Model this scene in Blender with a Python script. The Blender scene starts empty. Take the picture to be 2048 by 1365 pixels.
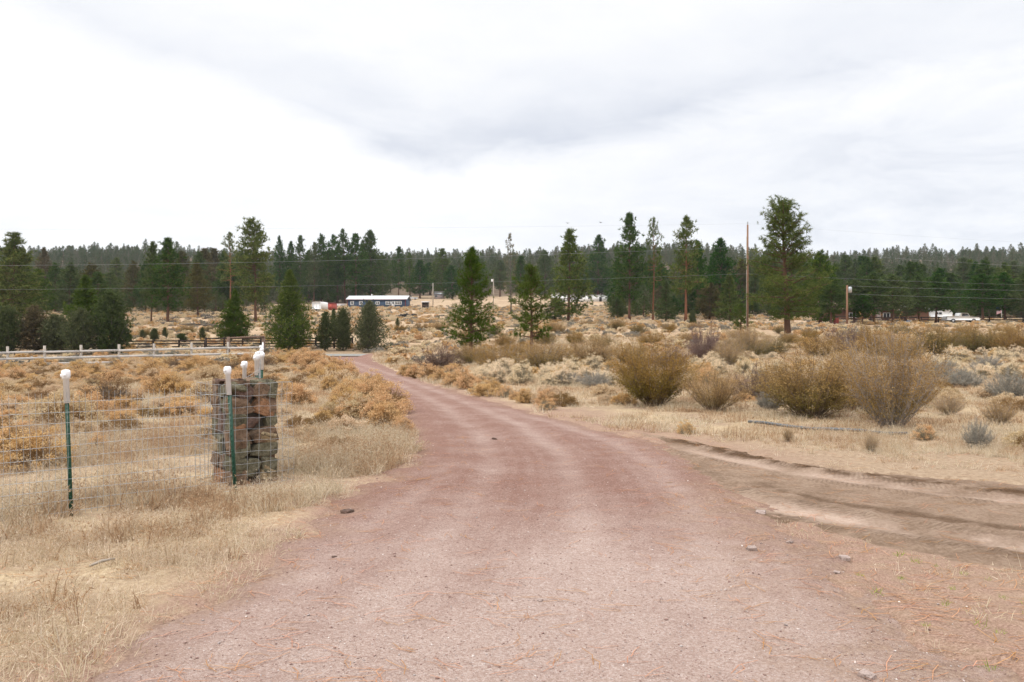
import bpy, math, random
import numpy as np
from mathutils import Vector, Matrix

SC = bpy.context.scene
COL = SC.collection
rng = np.random.default_rng(11)
random.seed(5)
F, H, HY, CX = 1593.0, 1.65, 675.0, 1024.0      # focal length and eye height used to turn photograph measures into metres

HAZE = .00010
# ------------------------------------------------------------------ noise and terrain
def _hash(ix, iy, seed):
    n = (ix.astype(np.int64) * 374761393 + iy.astype(np.int64) * 668265263 + seed * 144269504) & 0xffffffff
    n = ((n ^ (n >> 13)) * 1274126177) & 0xffffffff
    return ((n ^ (n >> 16)) & 0xffff) / 65535.0
def vnoise(x, y, seed=0):
    x = np.asarray(x, float); y = np.asarray(y, float)
    ix = np.floor(x); iy = np.floor(y); fx = x - ix; fy = y - iy
    fx = fx * fx * (3 - 2 * fx); fy = fy * fy * (3 - 2 * fy)
    a = _hash(ix, iy, seed); b = _hash(ix + 1, iy, seed); c = _hash(ix, iy + 1, seed); d = _hash(ix + 1, iy + 1, seed)
    return (a * (1 - fx) + b * fx) * (1 - fy) + (c * (1 - fx) + d * fx) * fy
def fbm(x, y, seed=0, o=4):
    s = 0; a = .5; t = 0
    for i in range(o):
        s = s + a * vnoise(x, y, seed + i * 7); t += a; x = np.asarray(x) * 2.03; y = np.asarray(y) * 2.03; a *= .5
    return s / t
def sstep(a, b, x):
    t = np.clip((np.asarray(x, float) - a) / (b - a), 0, 1); return t * t * (3 - 2 * t)

_ty = np.arange(0, 3201, 1.0)
def _table(xs, ys, w):
    t = np.interp(_ty, xs, ys); k = np.ones(w) / w
    return np.convolve(np.pad(t, (w // 2, w - 1 - w // 2), mode='edge'), k, 'valid')
T_C = _table([0, 74, 79, 88, 100, 150, 200, 250, 300, 400, 520, 760, 1000, 3200],
             [0, -.05, .45, 1.25, 2.3, 5, 8, 11.4, 15, 24, 40, 75, 84, 70], 7)
T_R = _table([0, 20, 35, 50, 60, 65, 69, 73, 82, 100, 130, 3200], [0, 0, .42, 1.0, 1.28, 1.2, .85, .85, .55, .15, 0, 0], 5)
def gz(x, y):
    x = np.asarray(x, float); y = np.asarray(y, float)
    Y = np.clip(y, 0, 3190)
    z = np.interp(Y, _ty, T_C)
    s = x / np.maximum(y, 6.0)
    z = z + np.interp(Y, _ty, T_R) * sstep(-.13, .03, s)
    z = z - sstep(.25, .5, s) * np.interp(Y, [0, 110, 160, 260, 330, 4000], [0, 0, .6, 1.2, 0, 0])
    z = z - .34 * sstep(-.33, -.62, s) * np.interp(Y, [20, 45, 66, 90], [0, 1, 1, 0])
    z = z + np.exp(-((Y - 63) / 2.6) ** 2) * (.5 * sstep(-.275, -.315, s) * (1 - .6 * sstep(-.4, -.6, s)) + .45 * sstep(-.205, -.17, s))
    amp = np.interp(Y, [0, 12, 30, 90, 300, 900], [0, 0, .05, .12, .6, 5])
    z = z + (fbm(x / 14, y / 14, 3, 3) - .5) * amp
    return z + np.interp(Y, [0, 300, 700, 900], [0, 0, 1, 1]) * (fbm(x / 160 + 9, 0 * y + .5, 77, 2) - .5) * 26
def hit(px, py):                      # where the sight line of a photograph point meets the ground
    Y = np.concatenate([np.arange(2.5, 120, .02), np.arange(120, 900, .25)])
    X = (px - CX) / F * Y
    yy = HY + F * (H - gz(X, Y)) / Y
    i = np.argmax(yy <= py)
    return float(X[i]), float(Y[i])
def gzf(x, y): return float(gz(np.array([x]), np.array([y]))[0])

# ------------------------------------------------------------------ mesh builder
def unit(v): return v / np.maximum(np.linalg.norm(v, axis=-1, keepdims=True), 1e-9)
class MB:
    def __init__(s): s.v = []; s.f = []; s.n = 0; s.m = []; s.mi = 0
    def add(s, V, T):
        V = np.asarray(V, float).reshape(-1, 3); T = np.asarray(T, int).reshape(-1, 3)
        s.v.append(V); s.f.append(T + s.n); s.n += len(V); s.m.append(np.full(len(T), s.mi)); return s
    def box(s, c, d, rz=0.0, M=None):
        q = np.array([[x, y, z] for x in (-.5, .5) for y in (-.5, .5) for z in (-.5, .5)]) * np.array(d)
        if rz: q = q @ np.array([[math.cos(rz), math.sin(rz), 0], [-math.sin(rz), math.cos(rz), 0], [0, 0, 1]])
        if M is not None: q = q @ np.array(M).T
        t = [(0,1,3),(0,3,2),(4,6,7),(4,7,5),(0,4,5),(0,5,1),(2,3,7),(2,7,6),(0,2,6),(0,6,4),(1,5,7),(1,7,3)]
        return s.add(q + np.array(c), t)
    def tube(s, P, R, k=6, cap=True):
        P = np.asarray(P, float); n = len(P); R = np.broadcast_to(np.asarray(R, float), (n,))
        T = unit(np.gradient(P, axis=0)); up = np.array([0, 0, 1.0]) if abs(T[0][2]) < .9 else np.array([1.0, 0, 0])
        A = unit(np.cross(T, up)); B = np.cross(T, A)
        a = np.arange(k) / k * 2 * math.pi
        V = P[:, None] + R[:, None, None] * (np.cos(a)[None, :, None] * A[:, None] + np.sin(a)[None, :, None] * B[:, None])
        i = np.arange(n - 1)[:, None] * k; j = np.arange(k)[None]; j2 = (j + 1) % k
        a0 = (i + j).ravel(); a1 = (i + j2).ravel(); b0 = a0 + k; b1 = a1 + k
        t = np.concatenate([np.stack([a0, a1, b1], 1), np.stack([a0, b1, b0], 1)])
        V = V.reshape(-1, 3)
        if cap:
            V = np.concatenate([V, P[:1], P[-1:]]); m = n * k; j = np.arange(k)
            t = np.concatenate([t, np.stack([j * 0 + m, (j + 1) % k, j], 1), np.stack([j * 0 + m + 1, m - k + j, m - k + (j + 1) % k], 1)])
        return s.add(V, t)
    def lathe(s, prof, c, k=16):
        prof = np.array(prof, float); P = np.zeros((len(prof), 3)); P[:, 2] = prof[:, 1]
        a = np.arange(k) / k * 2 * math.pi; n = len(prof)
        V = np.stack([prof[:, :1] * np.cos(a), prof[:, :1] * np.sin(a), np.repeat(prof[:, 1:2], k, 1)], 2).reshape(-1, 3)
        i = np.arange(n - 1)[:, None] * k; j = np.arange(k)[None]; j2 = (j + 1) % k
        a0 = (i + j).ravel(); a1 = (i + j2).ravel()
        t = np.concatenate([np.stack([a0, a1, a1 + k], 1), np.stack([a0, a1 + k, a0 + k], 1)])
        return s.add(V + np.array(c), t)
    def poly(s, pts, y0, y1):           # closed x,z outline extruded along y
        pts = np.array(pts, float); n = len(pts)
        V = np.concatenate([np.stack([pts[:, 0], np.full(n, y0), pts[:, 1]], 1), np.stack([pts[:, 0], np.full(n, y1), pts[:, 1]], 1)])
        t = []
        for i in range(n):
            j = (i + 1) % n; t += [(i, j, n + j), (i, n + j, n + i)]
        from mathutils.geometry import tessellate_polygon
        for a, b, c in tessellate_polygon([[Vector((p[0], p[1], 0)) for p in pts]]): t += [(a, b, c), (n + c, n + b, n + a)]
        return s.add(V, t)
    def polyx(s, pts, x0, x1):          # closed y,z outline extruded along x
        n0 = len(s.v); s.poly(pts, x0, x1); s.v[n0] = s.v[n0][:, [1, 0, 2]]; return s
    def blades(s, C, D, nb, L, W, spread):   # nb thin triangles fanning out of each centre
        C = np.repeat(C, nb, 0); D = np.repeat(D, nb, 0); n = len(C)
        d = unit(D + rng.normal(size=(n, 3)) * spread)
        l = L * rng.uniform(.6, 1.2, (n, 1)); w = W * rng.uniform(.6, 1.3, (n, 1))
        p = unit(np.cross(d, rng.normal(size=(n, 3))))
        V = np.stack([C - p * w / 2, C + p * w / 2, C + d * l], 1).reshape(-1, 3)
        return s.add(V, np.arange(3 * n).reshape(-1, 3))
    def mesh(s, name, mats, smooth=False):
        me = bpy.data.meshes.new(name)
        V = np.concatenate(s.v); T = np.concatenate(s.f)
        me.vertices.add(len(V)); me.vertices.foreach_set('co', V.astype(np.float32).ravel())
        me.loops.add(T.size); me.loops.foreach_set('vertex_index', T.astype(np.int32).ravel())
        me.polygons.add(len(T)); me.polygons.foreach_set('loop_start', (np.arange(len(T)) * 3).astype(np.int32))
        if smooth: me.polygons.foreach_set('use_smooth', np.ones(len(T), bool))
        for m in (mats if isinstance(mats, (list, tuple)) else [mats]): me.materials.append(m)
        me.polygons.foreach_set('material_index', np.concatenate(s.m).astype(np.int32))
        me.update(calc_edges=True)
        return me
    def build(s, name, mats, parent=None, smooth=False):
        return link(name, s.mesh(name, mats, smooth), parent)
def link(name, me, parent=None):
    o = bpy.data.objects.new(name, me); COL.objects.link(o)
    if parent is not None: o.parent = parent
    return o
def tag(o, label, cat, group=None, kind=None):
    o['label'] = label
    if cat: o['category'] = cat
    if group: o['group'] = group
    if kind: o['kind'] = kind
    return o
def empty(name, loc, rz=0.0, label=None, cat=None, group=None, scale=None):
    o = bpy.data.objects.new(name, None); COL.objects.link(o)
    o.location = loc; o.rotation_euler = (0, 0, rz); o.empty_display_size = .2
    if scale is not None: o.scale = scale
    if label: tag(o, label, cat, group)
    return o

# ------------------------------------------------------------------ material helpers
class NT:
    def __init__(s, name):
        s.m = bpy.data.materials.new(name); s.m.use_nodes = True; s.t = s.m.node_tree; s.t.nodes.clear()
        s.out = s.n('ShaderNodeOutputMaterial')
    def n(s, ty, ins=None, **kw):
        nd = s.t.nodes.new(ty)
        for k, v in kw.items(): setattr(nd, k, v)
        for k, v in (ins or {}).items(): s.set(nd.inputs[k], v)
        return nd
    def set(s, sock, v):
        if isinstance(v, bpy.types.NodeSocket): s.t.links.new(v, sock)
        else:
            if sock.type == 'RGBA' and len(v) == 3: v = (*v, 1)
            sock.default_value = v
    def pos(s): return s.n('ShaderNodeNewGeometry').outputs['Position']
    def obj(s): return s.n('ShaderNodeTexCoord').outputs['Object']
    def island(s): return s.n('ShaderNodeNewGeometry').outputs['Random Per Island']
    def attr(s, a): return s.n('ShaderNodeAttribute', attribute_name=a).outputs['Fac']
    def noise(s, vec, sc, det=4, ro=.6, dist=0):
        return s.n('ShaderNodeTexNoise', {'Vector': vec, 'Scale': sc, 'Detail': det, 'Roughness': ro, 'Distortion': dist}).outputs['Fac']
    def vor(s, vec, sc, out='Distance'): return s.n('ShaderNodeTexVoronoi', {'Vector': vec, 'Scale': sc}).outputs[out]
    def ramp(s, fac, stops, interp='LINEAR'):
        r = s.n('ShaderNodeValToRGB', {'Fac': fac}); cr = r.color_ramp; cr.interpolation = interp
        while len(cr.elements) < len(stops): cr.elements.new(.5)
        for e, (p, c) in zip(cr.elements, stops):
            e.position = p; e.color = (*c, 1) if not isinstance(c, (int, float)) else (c, c, c, 1)
        return r.outputs['Color']
    def math(s, op, a, b=0.0, c=0.0, clamp=False):
        nd = s.n('ShaderNodeMath', operation=op, use_clamp=clamp)
        for i, v in enumerate((a, b, c)): s.set(nd.inputs[i], v)
        return nd.outputs[0]
    def mix(s, fac, a, b, mode='MIX'):
        nd = s.n('ShaderNodeMix', data_type='RGBA', blend_type=mode)
        s.set(nd.inputs['Factor'], fac); s.set(nd.inputs[6], a); s.set(nd.inputs[7], b)
        return nd.outputs[2]
    def map(s, vec, sc=(1, 1, 1), rot=(0, 0, 0)):
        return s.n('ShaderNodeMapping', {'Vector': vec, 'Scale': sc, 'Rotation': rot}).outputs[0]
    def bump(s, h, st=.5, d=.02, prev=None):
        nd = s.n('ShaderNodeBump', {'Height': h, 'Strength': st, 'Distance': d})
        if prev is not None: s.set(nd.inputs['Normal'], prev)
        return nd.outputs[0]
    def bsdf(s, col, rough=.85, metal=0, spec=.25, bump=None):
        p = s.n('ShaderNodeBsdfPrincipled', {'Base Color': col, 'Roughness': rough, 'Metallic': metal, 'Specular IOR Level': spec})
        if bump is not None: s.set(p.inputs['Normal'], bump)
        s.t.links.new(p.outputs[0], s.out.inputs[0]); return s.m
    def leaf(s, col, tr=.3, tcol=None):
        d = s.n('ShaderNodeBsdfDiffuse', {'Color': col}); t = s.n('ShaderNodeBsdfTranslucent', {'Color': tcol if tcol is not None else col})
        x = s.n('ShaderNodeMixShader', {0: tr}); s.t.links.new(d.outputs[0], x.inputs[1]); s.t.links.new(t.outputs[0], x.inputs[2])
        s.t.links.new(x.outputs[0], s.out.inputs[0]); return s.m
def foliage(name, stops, tr=.3, clump=1.2, var=.35, clumpamt=.4):
    k = NT(name); r = k.island()
    nz = k.noise(k.obj(), clump, 2)
    f = k.math('ADD', k.math('MULTIPLY', r, 1 - clumpamt), k.math('MULTIPLY', nz, clumpamt))
    c = k.ramp(f, stops)
    orr = k.n('ShaderNodeObjectInfo').outputs['Random']
    hsv = k.n('ShaderNodeHueSaturation', {'Color': c, 'Hue': k.math('MULTIPLY_ADD', orr, -.05 * var / .35, .5 + .025 * var / .35),
              'Saturation': k.math('MULTIPLY_ADD', orr, -var, 1 + var / 2), 'Value': k.math('MULTIPLY_ADD', orr, var, 1 - var / 2)})
    return k.leaf(hsv.outputs[0], tr)
def plain(name, c, rough=.8, metal=0, spec=.25, nsc=6.0, var=.18, bumpd=.004, stretch=(1, 1, 1)):
    k = NT(name); p = k.map(k.obj(), stretch)
    a = k.noise(p, nsc, 5, .65); b = k.noise(p, nsc * 6, 3)
    lo = tuple(x * (1 - var) for x in c); hi = tuple(min(1, x * (1 + var)) for x in c)
    col = k.ramp(k.math('MULTIPLY_ADD', b, .4, k.math('MULTIPLY', a, .6)), [(.3, lo), (.7, hi)])
    return k.bsdf(col, rough, metal, spec, k.bump(b, .4, bumpd))

M = {}
M['bark_pine'] = plain('pine_bark', (.115, .062, .04), .95, nsc=5, var=.5, bumpd=.02, stretch=(3, 3, .8))
M['bark_red'] = plain('red_pine_bark', (.20, .085, .045), .95, nsc=5, var=.4, bumpd=.02, stretch=(3, 3, .8))
M['bark_grey'] = plain('grey_bark', (.10, .085, .07), .95, nsc=6, var=.4, bumpd=.02, stretch=(3, 3, .8))
M['needle'] = foliage('pine_needles', [(.15, (0.030, 0.055, 0.012)), (.45, (0.077, 0.114, 0.024)), (.7, (0.136, 0.173, 0.036)), (.92, (0.231, 0.234, 0.060))], .3, 1.0, .25)
M['needle_bright'] = foliage('bright_pine_needles', [(.15, (0.032, 0.059, 0.011)), (.45, (0.072, 0.109, 0.019)), (.75, (0.125, 0.157, 0.034)), (.95, (0.186, 0.190, 0.065))], .35, 1.2, .2)
M['needle_dark'] = foliage('dark_pine_needles', [(.15, (0.023, 0.048, 0.013)), (.5, (0.056, 0.097, 0.024)), (.8, (0.109, 0.152, 0.037)), (.97, (0.207, 0.205, 0.059))], .25, .5, .45)
M['needle_brown'] = foliage('drying_pine_needles', [(.15, (0.045, 0.045, 0.018)), (.5, (0.108, 0.096, 0.039)), (.8, (0.180, 0.143, 0.060)), (.95, (0.255, 0.173, 0.075))], .25, .5, .3)
M['juniper'] = foliage('juniper_scales', [(.15, (0.034, 0.049, 0.021)), (.45, (0.085, 0.104, 0.044)), (.75, (0.152, 0.167, 0.073)), (.95, (0.258, 0.232, 0.111))], .25, 1.4, .3)
M['far_needle'] = foliage('far_wood_foliage', [(.15, (0.042, 0.060, 0.024)), (.5, (0.084, 0.106, 0.041)), (.8, (0.141, 0.145, 0.062)), (.97, (0.225, 0.187, 0.087))], .25, .3, .6)
M['snag'] = foliage('sparse_dying_needles', [(.2, (0.091, 0.078, 0.052)), (.6, (0.169, 0.156, 0.098)), (.9, (0.260, 0.208, 0.130))], .2, 1, .2)
M['twig'] = plain('brown_twig', (.19, .14, .10), .95, nsc=8, var=.4, bumpd=.002)
M['twig_grey'] = plain('weathered_grey_twig', (.27, .235, .21), .95, nsc=8, var=.35, bumpd=.002)
M['twig_purple'] = plain('purplish_bare_twig', (.17, .115, .105), .95, nsc=8, var=.35, bumpd=.002)
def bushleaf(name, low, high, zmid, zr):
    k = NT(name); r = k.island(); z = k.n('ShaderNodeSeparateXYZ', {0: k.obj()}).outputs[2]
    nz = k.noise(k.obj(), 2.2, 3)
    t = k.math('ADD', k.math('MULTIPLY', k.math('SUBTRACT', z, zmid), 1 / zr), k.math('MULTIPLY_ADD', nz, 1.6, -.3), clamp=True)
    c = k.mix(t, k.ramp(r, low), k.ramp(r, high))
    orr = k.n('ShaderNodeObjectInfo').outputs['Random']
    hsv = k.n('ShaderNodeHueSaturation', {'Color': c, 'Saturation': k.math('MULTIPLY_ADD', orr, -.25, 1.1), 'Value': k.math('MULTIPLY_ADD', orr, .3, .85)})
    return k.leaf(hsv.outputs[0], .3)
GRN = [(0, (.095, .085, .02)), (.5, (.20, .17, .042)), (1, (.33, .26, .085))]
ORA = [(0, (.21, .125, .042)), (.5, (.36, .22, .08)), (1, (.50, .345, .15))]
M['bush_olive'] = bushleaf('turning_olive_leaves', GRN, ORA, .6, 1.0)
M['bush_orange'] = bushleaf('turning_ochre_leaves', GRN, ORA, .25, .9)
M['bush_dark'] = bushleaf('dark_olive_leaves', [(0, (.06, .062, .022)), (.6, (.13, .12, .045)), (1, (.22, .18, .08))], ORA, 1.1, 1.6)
M['bush_purple'] = foliage('withered_purple_leaves', [(.1, (.09, .06, .05)), (.5, (.17, .115, .095)), (.9, (.27, .19, .15))], .2, 2, .25)
M['bush_sage'] = foliage('grey_sage_leaves', [(.1, (.17, .155, .125)), (.5, (.29, .27, .225)), (.9, (.42, .39, .33))], .2, 2, .12)
M['gold'] = foliage('golden_seed_heads', [(.1, (.39, .225, .095)), (.5, (.64, .42, .20)), (.9, (.84, .64, .39))], .35, 3, .09, .25)
M['cream'] = foliage('cream_seed_heads', [(.1, (.52, .40, .24)), (.5, (.76, .62, .43)), (.9, (.90, .80, .63))], .35, 3, .09, .25)
M['gold_stem'] = foliage('straw_stems', [(.1, (.16, .09, .04)), (.5, (.27, .17, .08)), (.9, (.38, .26, .13))], .25, 2, .08)
M['cream_stem'] = foliage('grey_green_stems', [(.1, (.17, .145, .10)), (.5, (.29, .25, .175)), (.9, (.42, .37, .27))], .25, 2, .08)
def grassmat():
    k = NT('dry_grass_blades'); r = k.island(); loc = k.n('ShaderNodeObjectInfo').outputs['Location']; orr = k.n('ShaderNodeObjectInfo').outputs['Random']
    nz = k.math('MULTIPLY_ADD', k.noise(loc, .5, 4), .92, k.math('MULTIPLY', orr, .16))
    pale = k.ramp(r, [(0, (.34, .265, .175)), (.4, (.58, .475, .325)), (.8, (.74, .64, .48)), (1, (.50, .45, .38))])
    red = k.ramp(r, [(0, (.23, .135, .075)), (.5, (.42, .275, .16)), (1, (.60, .44, .29))])
    t = k.ramp(nz, [(.50, 0.0), (.60, 1.0)])
    return k.leaf(k.mix(t, pale, red), .35)
M['grass'] = grassmat()
M['straw'] = foliage('bleached_straw', [(.1, (.33, .235, .155)), (.5, (.58, .465, .335)), (.9, (.77, .665, .525))], .35, 2, .12)
def greengrass():
    k = NT('fresh_green_blades'); return k.leaf(k.ramp(k.island(), [(0, (.13, .16, .03)), (1, (.32, .36, .09))]), .35)
M['sprout'] = greengrass()

def ground_mat():
    k = NT('dry_range_ground'); p = k.pos()
    big = k.noise(p, .09, 4); mid = k.noise(p, .9, 5, .65); fine = k.noise(p, 14, 5, .7); tiny = k.noise(p, 90, 3, .7)
    soil = k.ramp(fine, [(.25, (.17, .11, .07)), (.5, (.30, .215, .145)), (.75, (.44, .34, .245))])
    straw = k.ramp(k.noise(p, 22, 4, .7), [(.28, (.25, .17, .10)), (.5, (.42, .315, .195)), (.72, (.58, .475, .325))])
    c = k.mix(k.math('MULTIPLY', k.ramp(mid, [(.38, 0.0), (.6, 1.0)]), k.math('SUBTRACT', 1.0, k.attr('bare'))), soil, straw)
    fr = k.ramp(k.math('MULTIPLY_ADD', k.noise(p, .35, 5, .7), .7, k.math('MULTIPLY', big, .3)),
                [(.30, (.23, .15, .095)), (.42, (.31, .215, .135)), (.52, (.39, .28, .18)), (.64, (.46, .345, .235)), (.74, (.34, .25, .165))])
    c = k.mix(k.attr('far'), c, fr)
    c = k.mix(k.math('MULTIPLY', k.attr('red'), k.ramp(k.noise(p, 7, 5, .7), [(.3, .35), (.62, 1.0)])), c,
              k.ramp(k.noise(p, 60, 4, .7), [(.3, (.13, .07, .05)), (.5, (.27, .165, .125)), (.7, (.42, .29, .23))]))
    c = k.mix(k.ramp(tiny, [(.3, .55), (.5, 0.0)]), c, (.12, .075, .045))
    c = k.mix(k.math('MULTIPLY', k.attr('duff'), k.ramp(k.noise(p, .3, 5, .7), [(.3, .55), (.55, 1.0)])), c, k.ramp(k.noise(p, 2.5, 4, .7), [(.3, (.05, .036, .024)), (.7, (.14, .095, .06))]))
    h = k.math('ADD', k.math('MULTIPLY', fine, .6), k.math('MULTIPLY', tiny, .35))
    return k.bsdf(c, .95, 0, .1, k.bump(h, .8, .03))
def road_mat():
    k = NT('red_cinder_gravel'); p = k.pos()
    v = k.vor(p, 95, 'Color'); vs = k.n('ShaderNodeSeparateColor', {0: v}).outputs[0]
    v2 = k.n('ShaderNodeSeparateColor', {0: k.vor(p, 190, 'Color')}).outputs[0]
    f = k.math('ADD', k.math('MULTIPLY', k.noise(p, 38, 5, .75), .55), k.math('ADD', k.math('MULTIPLY', vs, .22), k.math('MULTIPLY', v2, .23)))
    dark = k.ramp(f, [(.22, (.09, .047, .035)), (.42, (.185, .098, .074)), (.62, (.27, .155, .12)), (.85, (.38, .28, .235))])
    dust = k.ramp(f, [(.22, (.25, .165, .13)), (.5, (.385, .28, .235)), (.85, (.57, .475, .435))])  # pale tone of the wheel tracks, also used for the painted foreground light
    w = k.math('ADD', k.attr('wear_and_light'), k.math('MULTIPLY_ADD', k.noise(p, 1.6, 6, .75), 1.3, -.65), clamp=True)
    c = k.mix(w, dark, dust)  # pale tone for worn wheel tracks and the painted foreground light
    c = k.mix(k.math('MULTIPLY', k.attr('edge'), k.ramp(k.noise(p, 3.5, 5, .7), [(.35, .2), (.6, 1.0)])), c,
              k.ramp(k.noise(p, 30, 4, .7), [(.3, (.16, .095, .06)), (.5, (.27, .175, .12)), (.7, (.42, .30, .21))]))
    g = k.ramp(k.vor(p, 38), [(.10, 1.0), (.17, 0.0)]); gm = k.ramp(k.n('ShaderNodeSeparateColor', {0: k.vor(p, 38, 'Color')}).outputs[1], [(.80, 0.0), (.82, 1.0)])
    c = k.mix(k.math('MULTIPLY', g, gm), c, (.50, .42, .39))
    h = k.math('ADD', k.math('MULTIPLY', k.vor(p, 95), .5), k.math('MULTIPLY', k.noise(p, 50, 6, .8), .8))
    return k.bsdf(c, .92, 0, .15, k.bump(h, .9, .02))
def track_mat():
    k = NT('churned_dirt'); p = k.pos()
    fine = k.noise(p, 26, 5, .72); mid = k.noise(p, 2.2, 5, .65)
    base = k.ramp(k.math('MULTIPLY_ADD', mid, .5, k.math('MULTIPLY', fine, .5)), [(.33, (.165, .105, .068)), (.5, (.29, .20, .14)), (.68, (.42, .31, .23))])
    dust = k.ramp(fine, [(.3, (.44, .31, .235)), (.7, (.60, .46, .37))])
    dk = k.ramp(fine, [(.3, (.055, .03, .016)), (.65, (.155, .09, .05))])
    c = k.mix(k.attr('dust'), base, dust); c = k.mix(k.attr('damp'), c, dk)
    td = k.math('MULTIPLY', k.math('SINE', k.math('MULTIPLY_ADD', k.noise(p, 7, 4), 7.0, k.math('MULTIPLY', k.attr('al'), 105.0))), k.attr('tread'))
    c = k.mix(k.math('MULTIPLY', td, .38, clamp=True), c, (.11, .065, .038))
    hh = k.math('ADD', k.math('ADD', fine, k.math('MULTIPLY', k.noise(p, 110, 3, .7), .5)), k.math('MULTIPLY', td, -.3))
    return k.bsdf(c, .95, 0, .1, k.bump(hh, 1.0, .035))
M['ground'] = ground_mat(); M['road'] = road_mat(); M['track'] = track_mat()
M['asphalt'] = plain('worn_asphalt', (.235, .225, .205), .9, nsc=3, var=.15)
def stonemat(name, a, b, c):
    k = NT(name); p = k.obj(); n = k.noise(p, 7, 6, .7, .6); f = k.noise(p, 40, 4, .7)
    col = k.ramp(k.math('MULTIPLY_ADD', n, .7, k.math('MULTIPLY', f, .3)), [(.32, a), (.5, b), (.66, c)])
    li = k.ramp(k.noise(p, 16, 5, .7), [(.60, 0.0), (.68, .8)])
    col = k.mix(li, col, (.20, .19, .135))
    dk = k.ramp(k.noise(p, 9, 5, .75, 1.0), [(.36, .75), (.47, 0.0)]); col = k.mix(dk, col, (.05, .038, .028))
    return k.bsdf(col, .92, 0, .2, k.bump(k.math('ADD', n, f), 1.0, .03))
STONES = [stonemat('rust_brown_stone', (.095, .062, .042), (.20, .13, .085), (.31, .21, .14)), stonemat('olive_grey_stone', (.07, .062, .040), (.15, .135, .088), (.26, .235, .16)),
          stonemat('orange_stone', (.16, .08, .043), (.31, .165, .088), (.43, .25, .15)), stonemat('dark_red_stone', (.07, .045, .038), (.14, .088, .07), (.22, .145, .115)),
          stonemat('tan_stone', (.22, .16, .09), (.36, .27, .16), (.5, .39, .25))]
M['mortar'] = plain('dark_mortar', (.075, .062, .048), .95, nsc=10, var=.4, bumpd=.01)
M['wire'] = plain('galvanised_wire', (.42, .44, .45), .5, .6, .4, 20, .2, .0005)
M['greenpaint'] = plain('green_post_paint', (.012, .062, .038), .55, 0, .4, 8, .3, .001)
M['pvc'] = plain('white_plastic', (.80, .80, .82), .4, 0, .4, 9, .05, .0005)
M['fencewood'] = plain('peeling_white_boards', (.44, .415, .39), .9, nsc=5, var=.4, bumpd=.004, stretch=(1, 1, 4))
M['fencepost'] = plain('bare_grey_fence_posts', (.36, .315, .27), .9, nsc=5, var=.35, bumpd=.004, stretch=(3, 3, .8))
M['oldwood'] = plain('weathered_brown_wood', (.17, .115, .085), .95, nsc=5, var=.4, bumpd=.006, stretch=(3, 3, .6))
M['darkwood'] = plain('dark_stained_boards', (.040, .029, .024), .9, nsc=4, var=.4, bumpd=.004)
M['polewood'] = plain('creosote_pole', (.21, .115, .072), .9, nsc=5, var=.35, bumpd=.01, stretch=(4, 4, .4))
M['palepole'] = plain('pale_pole', (.36, .31, .26), .9, nsc=4, var=.2, bumpd=.01)
M['metal'] = plain('grey_metal', (.42, .44, .46), .45, .4, .5, 6, .15, .001)
M['cable'] = plain('weathered_cable', (.33, .34, .34), .6, .2, .3, 3, .1, .0005)
M['pipe'] = plain('black_poly_pipe', (.085, .095, .10), .5, 0, .5, 5, .3, .001)
M['blue'] = plain('slate_blue_siding', (.05, .078, .125), .8, nsc=2, var=.12)
M['white'] = plain('white_paint', (.80, .80, .79), .6, nsc=2, var=.05)
M['greyroof'] = plain('pale_metal_roof', (.56, .57, .58), .5, .1, .4, 1.5, .08)
M['glass'] = plain('dark_window_glass', (.03, .033, .038), .12, 0, .6, 2, .2, .0002)
M['redpaint'] = plain('faded_red_paint', (.36, .075, .055), .75, nsc=2, var=.15)
M['redtrim'] = plain('dark_red_trim', (.20, .04, .045), .75, nsc=2, var=.15)
M['brownwall'] = plain('brown_board_siding', (.14, .07, .045), .9, nsc=2, var=.25)
M['tanroof'] = plain('tan_shingle_roof', (.27, .19, .13), .9, nsc=3, var=.2)
M['pinkwall'] = plain('faded_pinkish_siding', (.45, .36, .34), .85, nsc=2, var=.12)
M['rubber'] = plain('black_rubber', (.025, .025, .026), .8, nsc=6, var=.2)
M['bluepaint'] = plain('blue_plastic', (.07, .22, .45), .5, nsc=3, var=.1)
M['char'] = plain('charred_wood', (.028, .026, .026), .95, nsc=6, var=.5, bumpd=.02)
M['feather'] = plain('dark_feathers', (.05, .045, .04), .8, nsc=9, var=.3)
M['litter'] = foliage('fallen_pine_needles', [(.1, (.30, .13, .055)), (.5, (.50, .25, .125)), (.9, (.66, .43, .27))], .2, 1, .2, .2)
def pebblemat():
    k = NT('loose_gravel_stones'); o = k.n('ShaderNodeObjectInfo').outputs['Random']
    c = k.ramp(o, [(0, (.20, .12, .10)), (.35, (.28, .18, .15)), (.62, (.36, .25, .215)), (.8, (.30, .265, .255)), (.93, (.50, .41, .37)), (1, (.66, .60, .56))])
    return k.bsdf(c, .9, 0, .2)
M['pebble'] = pebblemat()
def flagmat():
    k = NT('striped_flag_cloth'); s = k.n('ShaderNodeSeparateXYZ', {0: k.n('ShaderNodeTexCoord').outputs['Object']})
    st = k.math('GREATER_THAN', k.math('FRACT', k.math('MULTIPLY', s.outputs[2], 5.0)), .5)
    c = k.mix(st, (.55, .05, .07), (.75, .75, .75))
    can = k.math('MULTIPLY', k.math('LESS_THAN', s.outputs[0], -.42), k.math('GREATER_THAN', s.outputs[2], -.75))
    return k.leaf(k.mix(can, c, (.03, .045, .16)), .3)
M['flag'] = flagmat()

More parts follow.
